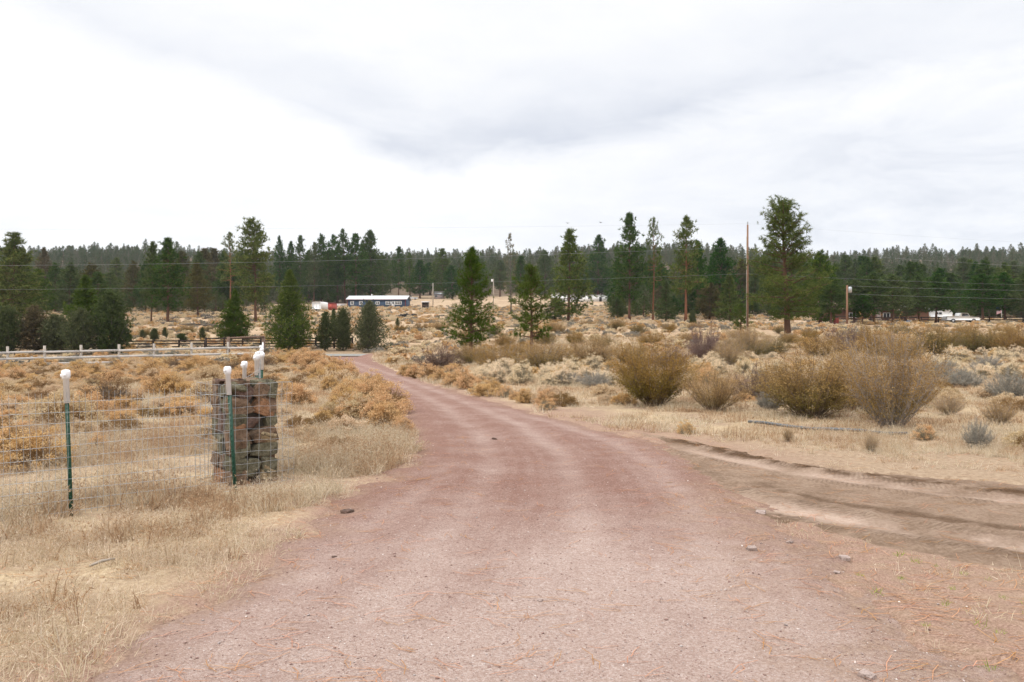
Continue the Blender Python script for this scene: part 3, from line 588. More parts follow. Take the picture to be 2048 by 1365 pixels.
# ------------------------------------------------------------------ trees
def conifer(Ht, Rad, base, prof, nbr, tufts, L, nb, W, bark, leafm, seed, e0=-8, e1=50, flat=.5, trunk_r=None, twin=False, droop=0.0, spread=.75, gap=0.0, sides=8, fuzz=1.0):
    global rng
    keep = rng; rng = np.random.default_rng(seed); t = MB(); c = MB()
    tr = trunk_r or Ht * .014
    zz = np.linspace(0, 1, 12); wob = np.cumsum(rng.normal(size=(12, 2)) * .006 * Ht, 0) * .35
    ax = np.stack([wob[:, 0] - wob[0, 0], wob[:, 1] - wob[0, 1], zz * Ht * .985 - .15], 1)
    rad = tr * (1.25 * np.exp(-zz * 14) * .35 + (1 - zz) ** .85 * .95 + .06)
    t.tube(ax, rad, sides)
    if twin:
        o = np.array([Rad * .38, 0, 0]); q = ax.copy(); f = sstep(.45, .75, zz)[:, None]; q = q + o * f; q[:, 2] *= .97; t.tube(q[5:], rad[5:] * .8, sides)
    pu = np.array(prof)
    Cs, Ds = [], []
    for i in range(nbr):
        uu = (i + rng.uniform()) / nbr; uu = uu ** .95
        if gap and rng.uniform() < gap: continue
        tt = base + (1 - base) * uu; ln = Rad * np.interp(uu, pu[:, 0], pu[:, 1]) * (rng.uniform(.42, 1.1) if rng.uniform() < .8 else rng.uniform(.95, 1.35))
        az = i * 2.39996 + rng.normal() * .35; el = math.radians(e0 + (e1 - e0) * uu ** 1.3 + rng.normal() * 7)
        st = np.array([np.interp(tt, zz, ax[:, j]) for j in range(3)])
        if twin and tt > .5 and rng.uniform() < .5: st = st + np.array([Rad * .38 * sstep(.45, .75, tt), 0, 0])
        o = np.array([math.cos(az), math.sin(az), 0]); k_ = 5; P = [st]
        for j in range(1, k_):
            e_ = el + math.radians(18) * (j / k_) - droop * (1 - uu) * (j / k_)
            P.append(P[-1] + (o * math.cos(e_) + np.array([0, 0, math.sin(e_)])) * ln / (k_ - 1) + rng.normal(size=3) * ln * .02)
        P = np.array(P); r0 = max(.006, min(tr * .42, .012 + .016 * ln))
        t.tube(P, np.linspace(r0, r0 * .25, k_), 4, False)
        n = max(1, int(round(tufts * (ln / Rad + .12))))
        sv = rng.uniform(.28 if uu < .85 else .1, 1.02, n) ** .8
        pc = np.stack([np.interp(sv, np.linspace(0, 1, k_), P[:, j]) for j in range(3)], 1)
        lat = np.cross(o, [0, 0, 1]); w_ = (.10 + .24 * sv) * ln * fuzz
        pc = pc + lat * (rng.normal(size=n) * w_)[:, None] + np.array([0, 0, 1]) * (rng.normal(size=n) * w_ * flat * .5 + .02 * ln)[:, None]
        Cs.append(pc); Ds.append(np.tile(o * .5 + np.array([0, 0, .45]), (n, 1)))
    tops = [ax[-1]] + ([q[-1]] if twin else [])
    for tp in tops:
        n = 6; Cs.append(tp + np.stack([rng.normal(size=n) * .03 * Rad, rng.normal(size=n) * .03 * Rad, -rng.uniform(0, .06, n) * Ht], 1)); Ds.append(np.tile([0, 0, .8], (n, 1)))
    c.blades(np.concatenate(Cs), np.concatenate(Ds), nb, L, W, spread)
    rng = keep
    return t.mesh('trunk', bark, True), c.mesh('crown', leafm), Ht, Rad
def plant(kind, px, Yd, ytop, hw, proto, label, cat='tree', group=None, ry=None, X=None, name=None):
    tm, cm, Ht, Rad = proto
    X = (px - CX) / F * Yd if X is None else X; z0 = gzf(X, Yd)
    h = H + (HY - ytop) / F * Yd - z0; s = h / Ht; sx = hw / F * Yd / Rad if hw else s
    o = empty(name or kind, (X, Yd, z0), random.uniform(0, 6.28) if ry is None else ry, label, cat, group, (sx * random.uniform(.92, 1.08), sx * random.uniform(.92, 1.08), s)); o.rotation_euler[0] = random.gauss(0, .018); o.rotation_euler[1] = random.gauss(0, .018)
    link('trunk', tm, o); link('crown', cm, o); return o
def recolor(proto, mat, bark=None):
    c = proto[1].copy(); c.materials[0] = mat; t = proto[0]
    if bark: t = t.copy(); t.materials[0] = bark
    return (t, c, proto[2], proto[3])
P_TALL = [(0, .35), (.08, .8), (.2, 1), (.45, .85), (.7, .6), (.88, .36), (1, .08)]
P_CONE = [(0, .8), (.06, 1), (.3, .85), (.6, .52), (.85, .24), (1, .05)]
P_OVAL = [(0, .6), (.12, .95), (.3, 1), (.55, .8), (.8, .5), (1, .1)]
P_ROUND = [(0, .45), (.08, .9), (.22, 1), (.45, .86), (.7, .78), (.88, .5), (1, .15)]
# nearest pines, each its own shape
H1 = conifer(12.9, 3.15, .17, P_ROUND, 165, 36, .28, 14, .036, M['bark_pine'], M['needle'], 101, e0=-10, e1=62, flat=.8, trunk_r=.23, spread=.85, gap=.15, fuzz=.65)
plant('pine_tree', 1576, 65, 402, 84, H1, 'tallest near pine with an open rounded crown just right of the brown utility pole', ry=.4)
H2 = conifer(6.6, 1.6, .10, [(0, .5), (.08, .9), (.2, 1), (.4, .85), (.6, .66), (.8, .5), (.93, .3), (1, .06)], 150, 26, .22, 13, .024, M['bark_pine'], M['needle_bright'], 102, e0=-4, e1=58, flat=.7, trunk_r=.12, spread=.85, gap=.14, fuzz=.8)
plant('pine_tree', 941, 52, 490, 48, H2, 'dense green young pine at mid field, taller of the two left of centre clearing', ry=1.0)
H3 = conifer(4.2, 1.1, .26, [(0, .9), (.15, 1), (.35, .7), (.45, .95), (.65, .85), (.82, .5), (1, .12)], 72, 20, .18, 14, .020, M['bark_pine'], M['needle_bright'], 103, e0=0, e1=58, flat=.6, trunk_r=.085, spread=.85, gap=.18, fuzz=.75)
plant('pine_tree', 1063, 36, 527, 48, H3, 'small open young pine with bare lower trunk rising out of olive bushes', ry=2.2)
H4 = conifer(6, 1.7, .03, P_CONE, 160, 30, .26, 12, .038, M['bark_pine'], M['needle_bright'], 104, e0=5, e1=60, flat=.9, trunk_r=.1)
H5 = conifer(8, 2.4, .02, [(0, .85), (.1, 1), (.28, .95), (.5, .62), (.7, .42), (.88, .25), (1, .06)], 200, 32, .27, 12, .042, M['bark_grey'], M['needle'], 105, e0=5, e1=60, flat=1.0, trunk_r=.13)
J1 = conifer(4.5, 1.9, .01, [(0, .8), (.12, 1), (.35, .9), (.6, .62), (.82, .34), (1, .08)], 200, 28, .20, 11, .036, M['bark_grey'], M['juniper'], 106, e0=25, e1=72, flat=1.1, trunk_r=.1, spread=.5)
J2 = conifer(4.2, 1.5, .01, [(0, .7), (.15, 1), (.45, .92), (.7, .72), (.88, .45), (1, .12)], 180, 28, .20, 11, .036, M['bark_grey'], M['juniper'], 107, e0=30, e1=74, flat=1.2, trunk_r=.1, spread=.5)
J3 = conifer(4.6, 1.3, .03, [(0, .5), (.12, .9), (.4, 1), (.65, .7), (.85, .5), (1, .12)], 150, 24, .20, 10, .036, M['bark_grey'], M['juniper'], 108, e0=30, e1=74, flat=1.2, trunk_r=.1, spread=.5, gap=.1)
plant('pine_tree', 467, 86, 578, 34, H4, 'bright green conical young pine behind the white rail fence end')
plant('pine_tree', 580, 77, 538, 50, H5, 'broad dense pine reaching the ground beside the end of the drive')
plant('pine_tree', 172, 92, 549, 40, H4, 'bright green bushy pine rising behind the junipers at left')
JG = 'junipers along the dark board fence'
for px, Yd, yt, hw, pr, lab in [(737, 77, 602, 39, J1, 'wide grey-green juniper standing in front of the blue house'), (686, 78, 620, 22, J2, 'small juniper between the wide juniper and the slim one'),
        (650, 77.5, 624, 22, J3, 'slim ragged juniper below the white cargo trailer'), (668, 86, 618, 12, J3, 'narrow juniper peeping out between two small ones'), (224, 76.5, 588, 46, J2, 'large dark juniper behind the white rail fence'),
        (160, 76, 616, 44, J1, 'grey juniper left of the large dark one behind the rail fence'), (112, 77, 632, 36, J2, 'low broad juniper under the bright bushy pine'), (68, 77, 612, 36, J3, 'brownish ragged juniper near the left end of the fence'),
        (12, 76, 617, 36, J2, 'juniper at the left edge of the view')]:
    plant('juniper_tree', px, Yd, yt, hw, pr if px != 68 else recolor(pr, M['needle_brown']), lab, 'juniper', JG)
for i, (px, Yd, yt, hw) in enumerate([(285, 88, 660, 9), (308, 86, 658, 11), (330, 90, 655, 8), (362, 86, 668, 14), (405, 88, 655, 9), (258, 87, 668, 10), (795, 110, 636, 6), (1385, 120, 622, 10), (385, 92, 672, 8), (100, 95, 648, 16), (40, 95, 640, 18)]):
    plant('juniper_tree', px, Yd, yt, hw, (J3, J2)[i % 2], 'tiny young juniper scattered in the dry field', 'juniper', 'tiny junipers dotted about the field')
# middle distance
def mid(base, prof, n, seed, leafm, **kw):
    a = dict(e0=-8, e1=45, flat=.8, trunk_r=.2, spread=.75, sides=6); a.update(kw)
    return conifer(14, 2.8, base, prof, n, a.pop('tufts', 17), .5, 9, a.pop('W', .105), a.pop('bark', M['bark_pine']), leafm, seed, **a)
P1 = mid(.2, P_TALL, 120, 201, M['needle_dark'], gap=.15); P2 = mid(.14, P_TALL, 130, 202, M['needle_dark'], gap=.08); P3 = mid(.24, P_OVAL, 110, 203, M['needle_dark'], gap=.2, bark=M['bark_red'])
P4 = mid(.22, [(0, .4), (.1, .9), (.25, 1), (.5, .9), (.62, .85), (.8, .62), (.93, .4), (1, .12)], 125, 204, M['needle'], twin=True, gap=.12)
P5 = mid(.05, P_CONE, 140, 205, M['needle_dark'], droop=.2); P6 = mid(.06, P_OVAL, 140, 206, M['needle_dark'], tufts=14)
P7 = mid(.35, P_TALL, 85, 207, M['needle'], gap=.35, tufts=9, bark=M['bark_red']); P8 = mid(.15, P_TALL, 70, 208, M['snag'], gap=.45, tufts=6, bark=M['bark_grey'])
P9 = mid(.28, P_TALL, 100, 209, M['needle'], gap=.2, bark=M['bark_red']); P10 = mid(.1, P_TALL, 125, 210, M['needle'], gap=.1)
P11 = mid(.3, P_OVAL, 95, 211, M['needle_dark'], gap=.25); P12 = mid(.08, P_TALL, 150, 212, M['needle'], gap=.1, e0=-14, e1=30)
B1 = recolor(P2, M['needle_brown']); B2 = recolor(P6, M['needle_brown']); G1 = recolor(P6, M['needle']); G2 = recolor(P5, M['needle'])
for px, Yd, yt, hw, pr, lab in [
    (26, 118, 464, 52, P10, 'tall broad pine breaking the skyline at the left edge'), (303, 128, 482, 26, P1, 'left and shorter of the twin dark pines behind the rail fence'), (336, 126, 474, 36, P1, 'right and taller of the twin dark pines behind the rail fence'),
    (396, 170, 524, 26, B1, 'brownish pine with bare trunk right of the twin dark pines'), (462, 190, 464, 27, P7, 'thin topped pine left of the big forked pine'), (512, 135, 437, 37, P4, 'big forked pine with a double top and a bare red trunk'),
    (1022, 190, 464, 20, P8, 'sparse half dead pine showing sky through its top above mid field'), (1136, 128, 456, 44, P10, 'broad dense pine hiding the white mobile home'), (1196, 335, 469, 28, P2, 'slim pine right behind the broad dense one'),
    (1259, 145, 423, 37, P1, 'tallest of the three slim pines left of the utility pole'), (1306, 147, 434, 25, P7, 'thin open pine in the middle of the three tall slim ones'), (1371, 140, 431, 38, P9, 'tall pine with red double trunk, right one of the three slim pines'),
    (1441, 190, 475, 36, P2, 'dark pine left of the brown utility pole'), (1395, 175, 480, 26, P6, 'dark pine tucked behind the red trunked one'), (1640, 130, 500, 42, G1, 'wide olive pine half hidden behind the tallest near pine'),
    (1482, 84, 606, 22, H3, 'small green pine close behind the foot of the brown utility pole'), (1332, 138, 560, 24, P5, 'low dark pine between the tall slim ones'), (1420, 150, 566, 34, B2, 'brownish rounded pine left of the utility pole'),
    (1234, 150, 596, 20, P6, 'low bushy pine beside the white mobile home'), (1460, 140, 545, 30, G2, 'green pine just left of the utility pole, below the skyline'), (1110, 135, 600, 30, P6, 'low dark pine bush in front of the mobile home')]:
    plant('pine_tree', px, Yd, yt, hw, pr, lab, 'tree', 'single pines standing out before the wood')
# the stand right behind the blue house, seen against the sky
for px, yt, hw in [(561, 472, 15), (581, 482, 18), (601, 470, 20), (628, 484, 18), (643, 467, 20), (663, 469, 22), (690, 458, 28), (712, 466, 28), (741, 459, 32), (618, 500, 20), (655, 500, 24), (675, 490, 24), (725, 480, 26)]:
    plant('pine_tree', px, random.uniform(275, 300), yt, hw, random.choice([P1, P2, P11, P6]), 'tall dark pine in the dense stand behind the blue house', 'tree', 'dark pines in the stand behind the blue house')
for px, yt, hw in [(797, 493, 18), (885, 497, 26), (840, 520, 24), (1000, 520, 22), (905, 530, 26), (765, 510, 22), (1040, 510, 22), (1090, 500, 24), (955, 515, 24), (820, 505, 16), (860, 525, 24)]:
    plant('pine_tree', px, random.uniform(330, 380), yt, hw, random.choice([P1, P2, P6, P10]), 'mid green pine on the far side of the clearing beyond the blue house', 'tree', 'pines beyond the clearing')
for i in range(34):        # left wood
    px = -120 + i * 19 + random.uniform(-8, 8); Yd = random.uniform(135, 300)
    if 270 < px < 480: Yd = random.uniform(200, 300)
    if px > 520: continue
    b = HY + F * (H - gzf((px - CX) / F * Yd, Yd)) / Yd
    plant('pine_tree', px, Yd, random.uniform(495, 560) if Yd > 190 else random.uniform(520, 575), random.uniform(22, 34), random.choice([P1, P2, P5, P6, G1, B1, B2, P10, P11, P12]), 'pine of mixed green and brown in the wood at left', 'tree', 'pines in the wood at left')
for i in range(46):        # right wood: a dark belt behind the ranch house
    px = 1500 + i * 14.5 + random.uniform(-8, 8); Yd = random.choice([178, 186, 195, 215, 235, 255]) + random.uniform(-4, 4)
    if px < 1640: Yd += 45
    plant('pine_tree', px, Yd, random.uniform(520, 560) if Yd < 210 else random.uniform(508, 530), random.uniform(24, 36), random.choice([P5, P6, P5, P6, P2, G2, P10, P12]), 'dark pine in the belt of trees round the brown ranch house', 'tree', 'dark pines round the ranch house')
PF = [mid((.27, .32)[i], P_OVAL, 135, 300 + i, M['needle_dark'], tufts=13, e0=-16) for i in range(2)]
for px, py, yt, hw in [(1662, 649, 552, 34), (1708, 647, 560, 34), (1748, 648, 545, 38), (1786, 648, 550, 36), (1838, 646, 552, 34), (1872, 645, 548, 36), (1965, 645, 548, 38), (2010, 644, 545, 34), (2055, 645, 540, 36), (2100, 645, 550, 36), (1724, 648, 590, 26), (1812, 647, 585, 26)]:
    plant('pine_tree', px, hit(px, py)[1] - 5, yt, hw, random.choice(PF), 'dark full pine in front of the brown ranch house and drive', 'tree', 'dark pines before the ranch house')
for i in range(16):        # centre right filler
    px = 1150 + i * 25 + random.uniform(-8, 8); Yd = random.uniform(195, 290) if px > 1225 else random.uniform(335, 350)
    plant('pine_tree', px, Yd, random.uniform(512, 550), random.uniform(22, 32), random.choice([P2, P5, P6, G1, B2]), 'pine in the wood behind the three tall slim pines', 'tree', 'pines in the wood at centre right')
for i in range(12):
    px = 1245 + i * 32 + random.uniform(-12, 12); Yd = random.uniform(160, 185)
    plant('pine_tree', px, Yd, random.uniform(570, 605), random.uniform(16, 26), random.choice([P5, P6, G2, B2]), 'low young pine at the edge of the wood at centre right', 'tree', 'low pines at the wood edge')
# far wood
def far_tree(seed, prof, w):
    global rng
    t, c, h, r = conifer(13, 2.7, .08, prof, 60, 8, .75, 4, .22, M['bark_pine'], M['far_needle'], seed, flat=1, trunk_r=.2, sides=4, gap=.1)
    bm = MB()
    for me, mi in ((t, 0), (c, 1)):
        V = np.zeros(len(me.vertices) * 3); me.vertices.foreach_get('co', V); T = np.zeros(len(me.loops), int); me.loops.foreach_get('vertex_index', T); bm.mi = mi; bm.add(V, T)
    return loose('far_pine', bm.mesh('far_pine', [M['bark_pine'], M['far_needle']]))
FT = [far_tree(400, P_TALL, 1), far_tree(401, P_CONE, 1), far_tree(402, P_OVAL, 1), far_tree(403, P_OVAL, 1), far_tree(404, P_TALL, 1)]
X, Y = sample(5200, 290, 860, .80)
sx = X / Y * F + CX
clear = (Y < 370) & (sx > 745) & (sx < 1230)
kp = ~clear & (rng.uniform(0, 1, len(X)) < np.interp(Y, [290, 400, 860], [1, .9, .85])); X, Y = X[kp], Y[kp]
sc = rng.uniform(.6, 1.05, len(X)) * np.where(rng.uniform(0, 1, len(X)) < .06, 1.25, 1)
wd = sc * rng.uniform(.95, 1.4, len(X))
scatter('far_wood', np.stack([X, Y, gz(X, Y)], 1), rotz(len(X), .02), np.stack([wd, wd, sc], 1), FT, 'far wooded ridge of pines closing the view')

X, Y = sample(5200, 150, 345, .80); kp = (duff(X, Y) > .5) & (rng.uniform(0, 1, len(X)) < np.interp(Y, [150, 345], [.35, .5])); X, Y = X[kp], Y[kp]
sc = rng.uniform(.16, .42, len(X)); wd = sc * rng.uniform(1.3, 2.4, len(X))
scatter('wood_scrub', np.stack([X, Y, gz(X, Y)], 1), rotz(len(X), .04), np.stack([wd, wd, sc], 1), FT[1:4], 'low juniper scrub under the wood')
# ------------------------------------------------------------------ shrubs
def bush(Ht, Rad, ns, nt, nl, seed, leafm, twigm, leaf=.016, lean=.75, nw=.005):
    global rng
    keep = rng; rng = np.random.default_rng(seed); t = MB(); c = MB(); C = []; D = []; tw0, tw1 = [], []
    for i in range(ns):
        az = rng.uniform(0, 6.283); lob = .55 + .75 * float(vnoise(np.array([math.cos(az) * 1.4 + seed]), np.array([math.sin(az) * 1.4 + 3]), seed)[0]); le = min(1.12, lean * rng.uniform(0.02, 1) ** .6 * (.6 + .5 * lob)); b = np.array([math.cos(az), math.sin(az), 0]) * Rad * .16 * rng.uniform()
        ln = Ht * rng.uniform(.5, 1.0) * (.72 + .38 * lob); o = np.array([math.cos(az), math.sin(az), 0]); P = [b - [0, 0, .05]]; k_ = 6
        sc = Rad / (Ht * math.sin(lean))
        for j in range(1, k_):
            a_ = le * (1.15 - .35 * j / k_) + rng.normal() * .07; az2 = az + rng.normal() * .15
            P.append(P[-1] + np.array([math.cos(az2) * math.sin(a_) * sc, math.sin(az2) * math.sin(a_) * sc, math.cos(a_)]) * ln / (k_ - 1))
        P = np.array(P); r0 = rng.uniform(.004, .009) * Ht / 1.6 * (2.0 if i % 9 == 0 else 1); t.tube(P, np.linspace(r0, .0025, k_), 3, False)
        sv = rng.uniform(.10, 1, nt) ** .75; pc = np.stack([np.interp(sv, np.linspace(0, 1, k_), P[:, j]) for j in range(3)], 1)
        dv = unit(P[-1] - P[0]); dd = unit(dv + rng.normal(size=(nt, 3)) * .55 + [0, 0, .2]); l = Ht * rng.uniform(.09, .24, (nt, 1))
        tw0.append(pc); tw1.append(pc + dd * l)
    a = np.concatenate(tw0); b = np.concatenate(tw1); n = len(a); p = unit(np.cross(b - a, rng.normal(size=(n, 3)))) * nw / 2
    t.add(np.stack([a - p, a + p, b], 1).reshape(-1, 3), np.arange(3 * n).reshape(-1, 3))
    if nl:
        f = rng.uniform(.15, 1.05, (n, nl, 1)); C = (a[:, None] + (b - a)[:, None] * f).reshape(-1, 3) + rng.normal(size=(n * nl, 3)) * .012
        c.blades(C, np.repeat(unit(b - a), nl, 0), 1, leaf * 1.5, leaf, .7)
    rng = keep
    return t.mesh('stems', twigm), (c.mesh('leaves', leafm) if nl else None), Ht, Rad
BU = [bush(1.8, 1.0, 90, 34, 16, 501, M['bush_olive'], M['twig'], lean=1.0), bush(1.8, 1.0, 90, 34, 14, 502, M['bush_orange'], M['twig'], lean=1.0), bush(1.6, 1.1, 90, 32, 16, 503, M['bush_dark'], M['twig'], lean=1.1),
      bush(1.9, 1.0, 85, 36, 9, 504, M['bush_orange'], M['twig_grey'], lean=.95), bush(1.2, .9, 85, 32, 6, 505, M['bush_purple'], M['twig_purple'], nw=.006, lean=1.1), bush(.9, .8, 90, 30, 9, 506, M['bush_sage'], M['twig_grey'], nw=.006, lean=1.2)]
def shrub(kind, px, py, ytop, hw, pr, label, cat='bush', group=None):
    X, Yd = hit(px, py); st, lf, Ht, Rad = pr; h = (py - ytop) / F * Yd * 1.0; w = hw / F * Yd * (1.08 if kind == 'bitterbrush' else 1.0)
    o = empty(kind, (X, Yd, gzf(X, Yd)), random.uniform(0, 6.28), label, cat, group, (w / Rad, w / Rad, h / Ht))
    link('stems', st, o)
    if lf: link('leaves', lf, o)
    return o
BU += [bush(1.8, 1.0, 90, 34, 15, 511, M['bush_olive'], M['twig_grey'], lean=1.1), bush(1.8, 1.0, 80, 34, 12, 512, M['bush_orange'], M['twig'], lean=.9), bush(1.7, 1.1, 95, 34, 12, 513, M['bush_orange'], M['twig_grey'], lean=1.15)]
for a in [(1308, 812, 672, 92, BU[0], 'tall olive and ochre bush by the bend, left of the big pair'), (1428, 822, 735, 66, BU[7], 'low ochre bush between the tall olive bush and the big pair'), (1622, 834, 690, 118, BU[0], 'widest olive green bush of the big pair behind the pipe'),
          (1785, 856, 650, 102, BU[3], 'tall grey-twigged ochre bush, right one of the big pair'), (1705, 818, 674, 88, BU[8], 'ochre bush filling the gap inside the big pair'), (1503, 800, 735, 42, BU[4], 'purplish bare bush behind the low ochre one'),
          (1000, 742, 680, 62, BU[8], 'ochre bush left of the small open young pine'), (1085, 745, 676, 66, BU[6], 'olive bush at the foot of the small open young pine'), (1185, 735, 668, 54, BU[7], 'olive bush left of the tall olive one by the bend'),
          (880, 738, 690, 48, BU[4], 'low purplish bare bush beside the drive verge'), (1408, 720, 648, 42, BU[4], 'purplish brown bush before the utility pole'), (1425, 714, 682, 40, BU[2], 'low dark green bush under the purplish one'),
          (1495, 718, 650, 52, BU[6], 'olive bush at the foot of the utility pole'), (1545, 712, 670, 34, BU[2], 'dark olive bush beside the trunk of the tallest near pine'), (1690, 706, 652, 62, BU[4], 'purplish bush right of the tallest near pine trunk'),
          (1745, 716, 644, 36, BU[1], 'tall ochre bush behind the big pair'), (1872, 716, 652, 56, BU[2], 'dark green-bottomed bush right of the big pair'), (1965, 708, 655, 54, BU[2], 'rounded dark olive bush near the right edge'), (2035, 712, 648, 46, BU[1], 'ochre bush cut by the right edge of the view'),
          (1340, 735, 690, 44, BU[4], 'grey-purple bush behind the tall olive one by the bend'), (1275, 760, 678, 22, BU[2], 'dark green narrow bush rising at the left of the tall olive one'),
          (945, 728, 684, 46, BU[6], 'olive bush between the dense young pine and the ochre one'), (1040, 722, 682, 50, BU[7], 'ochre bush directly behind the small open young pine trunk'), (1130, 728, 682, 46, BU[8], 'ochre bush between two olive ones left of the bend'), (1555, 800, 715, 48, BU[8], 'ochre bush at the left flank of the widest olive bush'), (1835, 815, 720, 46, BU[7], 'ragged ochre bush at the right flank of the tall grey-twigged one'),
          (1920, 706, 656, 56, BU[6], 'olive bush between two dark rounded ones at right'), (2000, 704, 652, 52, BU[8], 'ochre bush between the dark olive one and the right edge'), (1800, 720, 655, 50, BU[8], 'ochre bush filling the gap left of the dark green-bottomed one'), (1640, 716, 664, 46, BU[7], 'ochre bush right below the trunk of the tallest near pine'), (1455, 730, 678, 44, BU[8], 'ochre bush between the purplish one and the utility pole foot'), (1245, 730, 684, 34, BU[7], 'small ochre bush behind the left side of the tall olive one')]:
    shrub('bitterbrush', *a, 'bush', 'large twiggy bushes right of the drive')
for a in [(2020, 800, 738, 50, BU[5], 'grey sagebrush at the right edge above the dirt track'), (1925, 775, 735, 44, BU[5], 'grey sagebrush right of the tall grey-twigged bush'), (1880, 760, 715, 40, BU[5], 'small grey sagebrush before the dark green-bottomed bush'), (1975, 745, 708, 36, BU[5], 'pale sagebrush among the cream clumps at right'),
          (1130, 770, 742, 38, BU[5], 'grey sagebrush among cream clumps left of the bend'), (1190, 775, 742, 36, BU[5], 'grey sagebrush at the left foot of the tall olive bush'), (1540, 820, 775, 30, BU[5], 'small grey sagebrush at the left foot of the widest olive bush'),
          (1955, 898, 838, 30, BU[5], 'small leaning grey weed bush on the track bank at right'), (1742, 905, 866, 16, BU[3], 'tiny ochre weed standing before the black pipe'), (1577, 884, 856, 12, BU[3], 'tiny ochre weed at the left end of the black pipe'), (1900, 830, 790, 36, BU[3], 'ragged brown weed bush right of the pipe end'), (2000, 850, 800, 36, BU[3], 'brown weed bush above the track at the right edge')]:
    shrub('sagebrush', *a, 'bush', 'low grey and brown bushes at right')
for i, (px, py, yt, hw) in enumerate([(845, 662, 645, 22), (880, 660, 642, 22), (800, 664, 648, 18), (985, 672, 645, 26), (1110, 668, 642, 26), (1175, 655, 640, 22), (1235, 662, 634, 22), (1275, 670, 646, 18), (1340, 664, 645, 18), (1390, 660, 644, 18), (375, 668, 648, 18), (420, 664, 650, 15), (610, 660, 645, 16), (450, 672, 655, 14),
        (290, 672, 655, 14), (1210, 700, 668, 26), (1300, 690, 662, 30), (1380, 688, 664, 26), (1580, 690, 662, 28), (1700, 682, 656, 26), (1860, 676, 650, 30), (1930, 672, 648, 30), (2010, 674, 648, 32), (1090, 692, 660, 26), (1010, 695, 664, 22), (1480, 680, 656, 26), (1620, 680, 655, 20), (1800, 670, 648, 26), (700, 668, 652, 14), (930, 680, 655, 20), (1150, 690, 660, 22), (1560, 668, 650, 16)]):
    shrub('bitterbrush', px, py, yt, hw, (BU[1], BU[1], BU[0], BU[2])[i % 4], 'low ochre or olive bush dotted over the far field', 'bush', 'low bushes dotted over the far field')
def rabbit(Ht, Rad, ns, nh, seed, headm, stemm, fluff=.02):
    global rng
    keep = rng; rng = np.random.default_rng(seed); t = MB(); c = MB()
    n = ns; az = rng.uniform(0, 6.283, n); el = np.arccos(rng.uniform(.12, 1, n)); lump = .72 + .45 * fbm(np.cos(az) * 2.2 + 5 + el * 1.5, np.sin(az) * 2.2 + 5, seed, 2)
    d = np.stack([np.sin(el) * np.cos(az) * Rad, np.sin(el) * np.sin(az) * Rad, np.cos(el) * Ht], 1) * (lump * rng.uniform(.8, 1.02, n))[:, None]
    d[:, 2] = np.maximum(d[:, 2], .12 * Ht)
    b = d * np.array([.18, .18, 0]) * rng.uniform(.2, 1, (n, 1)); mm = b * .45 + d * .55 + np.array([0, 0, .06]) * Ht
    p = unit(np.cross(d - b, rng.normal(size=(n, 3)))) * .0045
    V = np.stack([b - p, b + p, mm - p, mm + p, d], 1).reshape(-1, 3); i = np.arange(n)[:, None] * 5
    t.add(V, np.concatenate([i + np.array([0, 1, 3]), i + np.array([0, 3, 2]), i + np.array([2, 3, 4])], 0))
    t.blades(np.concatenate([mm, b * .2 + d * .8]), np.concatenate([d, d]), 2, .09, .007, .5)
    m_ = nh * 26; ci = rng.integers(0, n, m_); cc_ = d[ci] * rng.uniform(.93, 1.05, (m_, 1)); q_ = 28
    hd = np.repeat(cc_, q_, 0) + rng.normal(size=(m_ * q_, 3)) * np.array([.032, .032, .020])
    c.blades(hd, np.repeat(unit(cc_), q_, 0) * .6 + [0, 0, .5], 2, fluff * .95, fluff * .7, .9)
    rng = keep
    return t.mesh('stems', stemm), c.mesh('seed_heads', headm), Ht, Rad
RG = [rabbit(.5, .42, 230, 4, 601 + i, M['gold'], M['gold_stem']) for i in range(4)]; RC = [rabbit(.5, .42, 230, 4, 611 + i, M['cream'], M['cream_stem']) for i in range(4)]
RM = [(a[0], b[1], .5, .42) for a, b in zip(RC, RG)]
M['tan'] = foliage('pale_tan_seed_heads', [(.1, (.40, .28, .16)), (.5, (.60, .46, .29)), (.9, (.80, .67, .48))], .35, 3, .12, .25)
RT = [rabbit(.42, .46, 190, 3, 651 + i, M['tan'], M['gold_stem']) for i in range(2)]
RW = [rabbit(.46, .42, 210, 3, 621 + i, M['gold_stem'], M['twig'], .018) for i in range(2)]
cnt = 0
def rab(X, Yd, s, kinds, label, group, sq=1.0):
    global cnt
    cnt += 1; st, hd, _, _ = random.choice(kinds)
    o = empty('rabbitbrush', (X, Yd, gzf(X, Yd) - .02), random.uniform(0, 6.28), label, 'shrub', group, (s * random.uniform(.85, 1.2), s * random.uniform(.85, 1.2), s * sq * 1.15)); link('stems', st, o); link('seed_heads', hd, o)
def rabpx(px, py, w, kinds, label, group, sq=1.0):
    X, Yd = hit(px, py); rab(X, Yd, w / F * Yd / .42, kinds, label, group, sq)
LV = ('golden rabbitbrush in the dense row on the left verge of the drive', 'golden rabbitbrush lining the left verge')
for px, py, w in [(805, 866, 34), (770, 850, 42), (780, 826, 40), (740, 812, 38), (705, 810, 32), (748, 790, 36), (716, 782, 34), (690, 795, 26), (672, 778, 34), (700, 768, 30), (664, 758, 30), (690, 752, 26), (640, 770, 24), (648, 744, 26), (625, 738, 24), (668, 742, 22), (600, 735, 22), (610, 725, 20), (585, 728, 20), (640, 728, 18), (570, 722, 18), (592, 718, 16), (560, 732, 20), (545, 726, 16), (560, 716, 14)]:
    rabpx(px, py, w * random.choice([.8, 1, 1.15]), random.choice([RG, RG, RG, RT]), LV[0], LV[1], 1.05)
VC = [(800, 858), (768, 832), (735, 804), (702, 782), (672, 762), (645, 745), (618, 730), (595, 719)]
